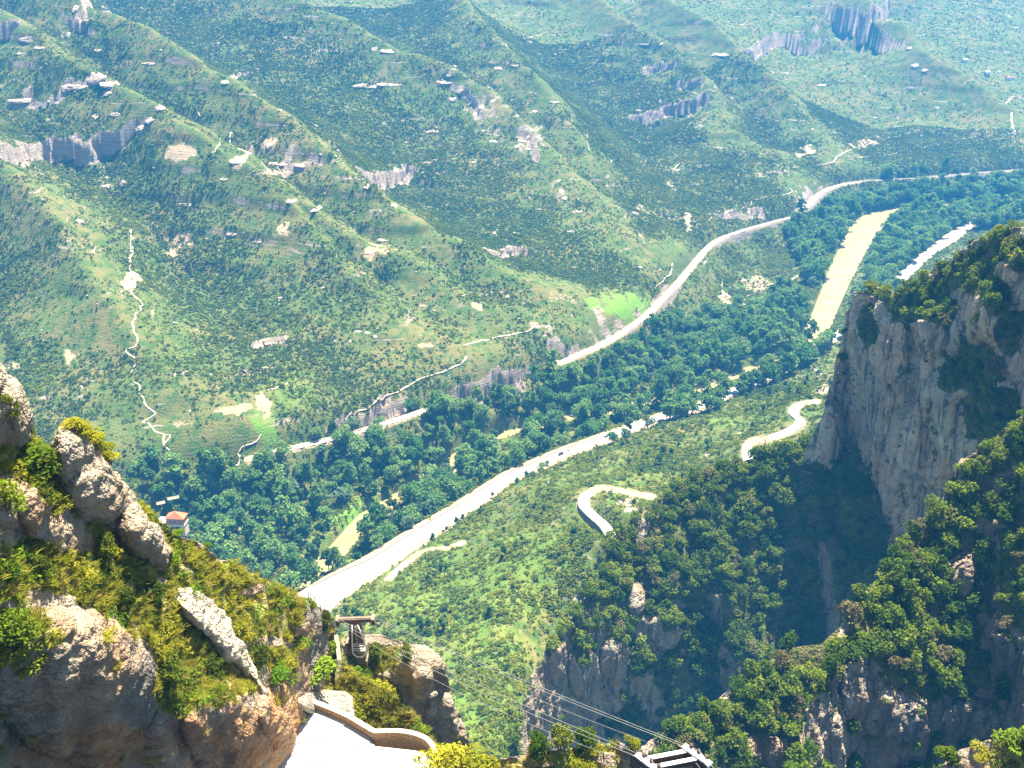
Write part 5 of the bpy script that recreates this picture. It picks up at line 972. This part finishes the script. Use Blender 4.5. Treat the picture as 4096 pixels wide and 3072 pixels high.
b = MB(); b.tube([(-30 * mpx, 0, HT * .62), (-40 * mpx, 0, HT * .52), (-44 * mpx, 0, HT * .30), (-30 * mpx, 0, HT * .30)], .10, 6); b.tube([(-50 * mpx, 0, HT * .30), (-22 * mpx, 0, HT * .28)], .12, 6); b.build('side_hanger', M['white'], bt, smooth=True)
# ------------------------------------------------------------------ gantry at the bottom edge
gz = at_t(np.array([2680.]), np.array([3030.]), np.array([100.]))[0][2]; gm = 100 / FPX
gl, gr = pxz(2600, 3052, gz), pxz(2775, 3018, gz); gc = (gl + gr) / 2; gd = (gr - gl)[:2]; GL = np.linalg.norm(gd); ga = math.atan2(gd[1], gd[0])
gt = empty('cable_gantry', gc, ga); tag(gt, 'steel cable gantry with two white saddles cut by the bottom edge', 'gantry')
for yy in (-.55, .55):
    b = MB(); b.box((0, yy, -.25), (GL * 1.02, .42, .5)); bo = b.build('cross_girder', M['steel'], gt); b = MB(); b.box((0, yy, .045), (GL * .98, .44, .08)); b.build('girder_top', M['white'], bo)
for sg in (-1, 1):
    rz = math.radians(-62); b = MB(); b.box((sg * GL * .54, -.3, .15), (3.2, .62, .26), rz); so = b.build('saddle', M['white'], gt)
    b = MB(); b.box((sg * GL * .54 - .40, -.12, -.65), (3.4, .12, 1.5), rz); b.build('side_plate', M['steel'], so)
    for k in range(3):
        c_ = (sg * GL * .54 + .25 + (k - 1) * .9 * math.cos(rz), -.1 + (k - 1) * .9 * math.sin(rz), .42); b = MB(); b.tube([(c_[0] - .12, c_[1], c_[2]), (c_[0] + .12, c_[1], c_[2])], .22, 10); b.build('sheave', M['steel'], gt)
b = MB(); b.box((0, 0, -3.6), (GL * .9, 1.1, 6.2)); b.build('portal_wall', M['concrete'], gt)
b = MB(); b.box((0, 0, -9.2), (GL * 1.1, 2.2, 5.0)); b.build('foundation_block', M['concrete'], gt)
# ------------------------------------------------------------------ cables
twR = base + np.array([BW * .49, .1, HT + .3]); twL = base + np.array([-BW * .49, -.1, HT + .3]); gyL = gl + [0, 0, .5]; gyR = gr + [0, 0, .5]
def rope(A, B, sag, r_, label, beyond=None):
    A = np.array(A, float); B = np.array(B, float); pts = []
    for t in np.linspace(0, 1, 28): q = A * (1 - t) + B * t; q = q.copy(); q[2] -= sag * 4 * t * (1 - t); pts.append(q)
    if beyond is not None: pts.append(np.array(beyond, float))
    o = MB().tube(pts, r_, 5).build('cable', M['cable'], smooth=True); tag(o, label, 'cable'); return o
out = np.array([5.0, -26, 10.0])
rope(twR, gyR, .5, .036, 'upper cable from the right end of the tower crossbeam to the right saddle', gyR + out)
rope(twR + [.35, 0, 0], gyR + [.4, 0, .05], .3, .036, 'cable running close beside the upper cable to the right saddle', gyR + [.4, 0, .05] + out)
rope(twR + [-.1, 0, -.6], gyR + [-.1, 0, -1.0], 1.2, .027, 'thin sagging rope under the upper pair of cables', gyR + [-.1, 0, -1.0] + out)
rope(twL, gyL, .5, .036, 'upper cable of the lower set from the left end of the crossbeam', gyL + out)
rope(twL + [-.35, 0, -.2], gyL + [-.5, 0, -.1], 1.0, .036, 'second cable of the lower set ending at the left saddle', gyL + [-.5, 0, -.1] + out)
rope(twL + [.1, 0, -.8], gyL + [-.9, 0, -.9], 1.9, .027, 'lowest sagging rope of the left set', gyL + [-.9, 0, -.9] + out)
# ------------------------------------------------------------------ valley station
zs = 26.0; sp = pxz(708, 2132, zs); sm = np.linalg.norm(sp - [0, 0, CAMZ]) / FPX; st = empty('station_building', sp, math.radians(-4)); tag(st, 'salmon cable car station with an orange hipped roof above the trees', 'building')
w_, dp = 62 * sm, 9.0
b = MB(); b.box((0, 4, 10.4), (w_, dp, 4.8)); b.build('upper_storey', M['salmon'], st)
b = MB(); b.box((0, 4, 7.5), (w_ + .8, dp + .8, .7)); b.build('floor_slab', M['plaster'], st)
b = MB(); b.box((0, 4, 13.05), (w_ + .8, dp + .8, .45)); b.build('cornice', M['plaster'], st)
for sg in (-1, 1): b = MB(); b.box((sg * w_ * .39, 4, 2.5), (w_ * .22, dp, 9.2), 0, .92); b.build('pier', M['cream'], st)
b = MB(); b.box((0, 4, 6.5), (w_ * .995, dp * .99, 1.2)); b.build('beam', M['cream'], st)
b = MB(); b.box((0, 9, 2.0), (w_ * .6, 1.0, 8)); b.build('back_wall', M['dark'], st)
x_, y_ = w_ / 2 + .7, dp / 2 + .7; b = MB(); b.add([(-x_, 4 - y_, 13.3), (x_, 4 - y_, 13.3), (x_, 4 + y_, 13.3), (-x_, 4 + y_, 13.3), (0, 4 - .5, 17.2), (0, 4 + .5, 17.2)], [(0, 1, 4), (1, 2, 5, 4), (2, 3, 5), (3, 0, 4, 5), (3, 2, 1, 0)]); rf = b.build('roof', M['rooftile'], st)
for k in range(3):
    xx = (-.24 + .26 * k) * w_; b = MB(); b.box((xx, 4 - dp / 2 - .03, 10.3), (w_ * .17, .25, 1.9)); fr = b.build('window', M['plaster'], st)
    for q in (-1, 1): b = MB(); b.box((xx + q * w_ * .042, 4 - dp / 2 - .14, 10.3), (w_ * .066, .12, 1.6)); b.build('pane', M['dark'], fr)
st.scale = (1.08, 1, 1.15); ax = empty('annex_building', pxz(656, 2106, zs + 3), math.radians(-4)); tag(ax, 'white flat roofed annex left of the orange roofed station', 'building')
b = MB(); b.box((0, 0, 4.3), (36 * sm, 9, 4.6)); b.build('wall', M['plaster'], ax); b = MB(); b.box((0, 0, 6.8), (36 * sm + .6, 9.6, .35)); b.build('flat_roof', M['plaster'], ax); b = MB(); b.box((2, -5, 1.2), (44 * sm, 7, 1.2)); b.build('terrace_deck', M['plaster'], ax)
b = MB(); b.box((1.5, -4.55, 4.6), (2.4, .12, 1.0)); b.build('window', M['dark'], ax); b = MB(); b.box((-2, -4.55, 4.4), (2.4, .12, 1.2)); b.build('window', M['dark'], ax)
for k, (u, v, w2, lab) in enumerate(((693, 1992, 44, 'pale platform roof behind the station building'), (643, 2012, 32, 'smaller pale platform roof left of the other one'))):
    p = pxz(u, v, zs + 12); pc = empty('platform_canopy', p, math.radians(24)); tag(pc, lab, 'canopy'); b = MB(); b.box((0, 0, 0), (w2 * sm, 5.5, .4)); b.build('roof_panel', M['concrete'], pc)
    for sx in (-1, 1):
        for sy in (-1, 1): b = MB(); b.box((sx * w2 * sm * .4, sy * 2.2, -3.2), (.3, .3, 6.0)); b.build('post', M['steel'], pc)
# ------------------------------------------------------------------ things along road, railway and crest
def on_ground(u, v): p = hit([(u, v)])[0]; p[2] = samp(p[0], p[1]); return p
def along(ra, u): uu, vv = project(ra); i = int(np.argmin(np.abs(uu - u))); return ra[i], np.arctan2(*(ra[min(i + 1, len(ra) - 1)] - ra[max(i - 1, 0)])[[1, 0]])
def vehicle(u, v, L_, w_, h_, mat, label, name, lorry=False):
    p = pxz(u, v, Z_ROAD); _, an = along(road, u); e = empty(name, p + np.array([0, 0, .03]), an); tag(e, label, 'van' if lorry else 'car')
    b = MB(); b.box((0, 0, .35 + h_ * .3), (L_, w_, h_ * .5)); b.box((-.1 * L_, 0, .35 + h_ * .74), (L_ * (.9 if lorry else .6), w_ * .92, h_ * .40), 0, .9); b.build('body', mat, e)
    b = MB(); b.box((-.1 * L_, 0, .36 + h_ * .74), (L_ * (.905 if lorry else .61), w_ * .93, h_ * .22), 0, .95); b.build('window', M['dark'], e)
    for sx in (-1, 1):
        for sy in (-1, 1): b = MB(); b.tube([(sx * L_ * .32, sy * w_ * .5 - .1, .35), (sx * L_ * .32, sy * w_ * .5 + .1, .35)], .35, 10); b.build('wheel', M['rubber'], e)
vehicle(2244, 1818, 5.6, 2.1, 2.5, M['carpaint'], 'dark van driving on the pale valley road', 'van', True)
vehicle(2424, 1748, 4.3, 1.8, 1.5, M['carpaint'], 'small dark car at the far bend of the valley road', 'car')
vehicle(2275, 1801, 4.4, 1.8, 1.5, M['carwhite'], 'white car just beyond the dark van', 'car')
for ra, us in ((rail_a, (1210, 1290, 1380, 1470, 1560, 1650)), (rail_b, (2300, 2400, 2500, 2590, 2680, 2760, 2840, 2930, 3030, 3120))):
    for u in us:
        p, an = along(ra, u); e = empty('catenary_mast', p + np.array([0, 0, 0]), an); tag(e, 'thin overhead line mast standing beside the railway', 'mast', 'overhead line masts along the railway')
        b = MB(); b.tube([(0, -3.6, -.4), (0, -3.6, 7.2)], .16, 6); b.build('post', M['steel'], e); b = MB(); b.tube([(0, -3.6, 6.6), (0, 1.5, 6.9)], .09, 5); b.build('bracket', M['steel'], e)
for (u, v, h_, lab) in ((2975, 1560, 22, 'lattice power pylon by the clearing below the wood'), (2788, 1550, 17, 'lattice power pylon left of the sandy clearing'), (3160, 1498, 26, 'lattice power pylon against the dark wood edge'), (3290, 1440, 26, 'pair pole power pylon nearest the cliff edge'), (3310, 1436, 25, 'second power pylon just right of the one near the cliff')):
    p = pxz(u, v, Z_ROAD + 4); p[2] = samp(p[0], p[1]); e = empty('power_pylon', p); tag(e, lab, 'pylon'); b = MB()
    for sx in (-1, 1):
        for sy in (-1, 1): b.tube([(sx * 1.1, sy * 1.1, -1), (sx * .25, sy * .25, h_)], .13, 4)
    for k in range(6): z0 = h_ * k / 6; z1 = h_ * (k + 1) / 6; w0 = 1.1 - .85 * k / 6; w1 = 1.1 - .85 * (k + 1) / 6; b.tube([(-w0, -w0, z0), (w1, -w1, z1)], .08, 4); b.tube([(w0, w0, z0), (-w1, w1, z1)], .08, 4)
    b.build('lattice', M['steel'], e)
    for k in range(3): b = MB(); b.tube([(-2.6, 0, h_ - 1 - 2.4 * k), (2.6, 0, h_ - 1 - 2.4 * k)], .16, 4); b.build('cross_arm', M['steel'], e)
for (u, v, h_, lab, sh) in ((706, 2238, 2.4, 'taller thin fence post below the crest left of the other', SF_), (742, 2262, 2.3, 'thin fence post right of the taller one', SF_), (796, 2196, 2.0, 'thin post on the crest against the wood', SF_), (1235, 2412, 2.2, 'first fence post on the crest above the road', SF_), (1248, 2420, 2.0, 'second fence post on the crest above the road', SF_), (1264, 2432, 2.0, 'third fence post on the crest above the road', SF_), (1284, 2446, 2.2, 'fourth fence post on the crest above the road', SF_), (1302, 2470, 2.2, 'last fence post on the crest nearest the tower', SF_)):
    p, n_, _ = on_sheet(sh, u, v); b = MB(); b.tube([(0, 0, -.3), (0, 0, h_)], .05, 6); b.tube([(0, 0, h_), (0, 0, h_ + .04)], .07, 6); o = b.build('fence_post', M['steel'], None, p); tag(o, lab, 'post')
# retaining wall by the tower path
q0, q1, q2 = [on_sheet(SF_, u, v)[0] for u, v in ((1350, 2560), (1362, 2660), (1352, 2740))]
rw = empty('retaining_wall', q0); tag(rw, 'narrow pale retaining wall dropping beside the path below the tower', 'wall')
for a_, b_ in ((q0, q1), (q1, q2)):
    d = (b_ - a_); b = MB(); n2 = np.array([1, 0, 0.]); V = [a_ - q0 + [-.3, -.4, -1], b_ - q0 + [-.3, -.4, -1], b_ - q0 + [.3, -.4, -1], a_ - q0 + [.3, -.4, -1]]; V += [x_ + np.array([0, 0, 2.3]) for x_ in V]
    b.add(V, [(3, 2, 1, 0), (4, 5, 6, 7), (0, 1, 5, 4), (1, 2, 6, 5), (2, 3, 7, 6), (3, 0, 4, 7)]); b.build('wall_segment', M['coping'], rw)
# guard rails and low walls along the roads
def barrier(name, line, hw, side, i0, i1, label, wall=False):
    P = line[i0:i1]; t = np.gradient(P[:, :2], axis=0); t /= np.linalg.norm(t, axis=1, keepdims=True); n2 = np.stack([-t[:, 1], t[:, 0]], 1)
    Q = P.copy(); Q[:, :2] += n2 * (np.broadcast_to(hw, (len(line),))[i0:i1, None] * side); e = empty(name, Q[0]); tag(e, label, 'wall' if wall else 'guard rail')
    h0, h1, w = (0, .8, .45) if wall else (.45, .8, .08); V = np.stack([np.c_[Q[:, :2] + n2 * w / 2, Q[:, 2] + h0 - (.6 if wall else 0)], np.c_[Q[:, :2] + n2 * w / 2, Q[:, 2] + h1], np.c_[Q[:, :2] - n2 * w / 2, Q[:, 2] + h1], np.c_[Q[:, :2] - n2 * w / 2, Q[:, 2] + h0 - (.6 if wall else 0)]], 1).reshape(-1, 3) - Q[0]
    b = MB(); b.add(V, [tuple(f) for f in grid_faces(len(Q), 4, True)]); b.build('wall_body' if wall else 'rail_beam', M['verge' if wall else 'rail'], e)
    if not wall:
        b = MB(); [b.box((q[0] - Q[0][0], q[1] - Q[0][1], q[2] - Q[0][2] + .3), (.14, .14, 1.0)) for q in Q[::2]]; o = b.build('posts', M['rail'], e); o['kind'] = 'stuff'
for k_, (Pl, hw_) in enumerate(side_lines): barrier('guard_rail', Pl, hw_ + .3, 1, 1, len(Pl) - 1, ['guard rail along the outer edge of the short slip road', 'guard rail round the outside of the nearer hairpin bend', 'guard rail along the outer edge of the far winding bends'][k_])
ur_, _ = project(road); ia, ib = int(np.argmin(np.abs(ur_ - 1310))), int(np.argmin(np.abs(ur_ - 2420)))
barrier('roadside_wall', rd, road_hw + .5, 1, ia, ib, 'low tan wall along the river side of the valley road', True)
# bare trees above the hairpin, dead tree in the wood
def bare_tree(p, h_, label, seed, name='bare_tree', mat='bark'):
    g = random.Random(seed); e = empty(name, p); tag(e, label, 'tree'); b = MB(); b.tube([(0, 0, -.6), (.1, .05, h_ * .5), (.05 * h_, 0, h_)], [h_ * .026, h_ * .018, h_ * .006], 7); b.build('trunk', M[mat], e)
    for k in range(9):
        a = g.random() * 6.28; z = h_ * (.45 + .5 * k / 9); l = h_ * (.3 - .18 * k / 9); b = MB(); b.tube([(.03 * h_ * z / h_, 0, z), (math.cos(a) * l * .6, math.sin(a) * l * .6, z + l * .4), (math.cos(a) * l, math.sin(a) * l, z + l * .9)], [h_ * .008, h_ * .005, h_ * .002], 4); b.build('limb', M[mat], e)
p, _, _ = on_sheet(SC, 3055, 1822); bare_tree(p, 14, 'bare dark tree in front of the upper hairpin, left one of two', 1)
p, _, _ = on_sheet(SC, 3092, 1818); bare_tree(p, 12, 'bare dark tree in front of the upper hairpin, right one of two', 2)
p = pxz(1304, 2005, 8); p[2] = samp(p[0], p[1]); bare_tree(p, 17, 'grey leafless tree standing in the wood above the reeds', 3, 'dead_tree', 'deadbark')
# single trees along the valley road
for (kd, u, v, px, lab) in (('poplar', 2108, 1925, 24, 'dark green tree standing at the near edge of the valley road'), ('pale', 2133, 1920, 17, 'yellow green bushy tree right of the dark one by the road'), ('pine', 1970, 1975, 14, 'small pine at the road edge left of the pair'), ('pine', 2028, 1952, 7, 'tiny bush tree at the road edge'), ('round', 2165, 1860, 16, 'dark tree on the near road edge before the van'), ('round', 2190, 1848, 11, 'small dark tree nearest the van'), ('pine', 1732, 2165, 18, 'umbrella shaped pine by the straight of the road'), ('round', 1774, 2140, 9, 'small round tree beyond the umbrella pine'), ('pine', 1826, 2085, 20, 'pine on the road edge farther along'), ('pine', 2388, 1785, 9, 'narrow little tree near the far bend'), ('round', 2450, 1762, 26, 'dark tree beside the car at the far bend'), ('pine', 2985, 1585, 16, 'pine below the sandy clearing'), ('round', 2500, 1750, 22, 'dark tree right of the far bend'), ('pine', 2830, 1790, 12, 'lone pine on the slope left of the upper hairpin')):
    p = pxz(u, v + px * .8, Z_ROAD + 1.0) if u < 2600 else on_ground(u, v + px * .8); p[2] = samp(p[0], p[1]); d = np.linalg.norm(p - [0, 0, CAMZ]); hh = {'poplar': 15, 'round': 10.5, 'pale': 8.5, 'pine': 9.5}[kd]; s_ = 2.1 * px * d / FPX / hh
    place_tree(kd, {'poplar': 'roadside_tree', 'round': 'roadside_tree', 'pale': 'roadside_shrub_tree', 'pine': 'pine_tree'}[kd], p - [0, 0, .2], s_, lab, 'tree', None)
# tiny far houses
for (u, v, w2, lab) in ((3858, 246, 16, 'tiny pale house on the far hazy plain, highest of the group'), (3947, 297, 18, 'tiny pale house below the highest far house'), (4032, 318, 18, 'far house with a reddish roof at the right edge'), (4052, 316, 10, 'little white shed beside the reddish far house'), (3995, 292, 9, 'smallest far house between two others')):
    p = on_ground(u, v); m_ = np.linalg.norm(p - [0, 0, CAMZ]) / FPX; L_ = w2 * m_; e = empty('farmhouse', p, .3); tag(e, lab, 'house'); b = MB(); b.box((0, 0, L_ * .16), (L_, L_ * .7, L_ * .6)); b.build('wall', M['plaster'], e)
    z0 = L_ * .46; b = MB(); x_, y_ = L_ * .54, L_ * .4; b.add([(-x_, -y_, z0), (x_, -y_, z0), (x_, y_, z0), (-x_, y_, z0), (-x_, 0, z0 + L_ * .2), (x_, 0, z0 + L_ * .2)], [(0, 1, 5, 4), (2, 3, 4, 5), (0, 4, 3), (1, 2, 5), (3, 2, 1, 0)]); b.build('roof', M['rooftile' if 'red' in lab else 'plaster'], e)
# ------------------------------------------------------------------ the air
hz = MB(); hz.box((0, 3450, 287), (14000, 7600, 584)); ho = None
hm = bpy.data.materials.new('haze'); hm.use_nodes = True; t_ = hm.node_tree; t_.nodes.clear(); pv = t_.nodes.new('ShaderNodeVolumePrincipled'); pv.inputs['Density'].default_value = HAZE_DENSITY; pv.inputs['Color'].default_value = HAZE_COLOR; pv.inputs['Anisotropy'].default_value = 0.0
mo = t_.nodes.new('ShaderNodeOutputMaterial'); t_.links.new(pv.outputs[0], mo.inputs['Volume'])
ho = hz.build('haze', hm); tag(ho, 'blue haze filling the valley', kind='stuff')
print('script done', time.time() - T0)
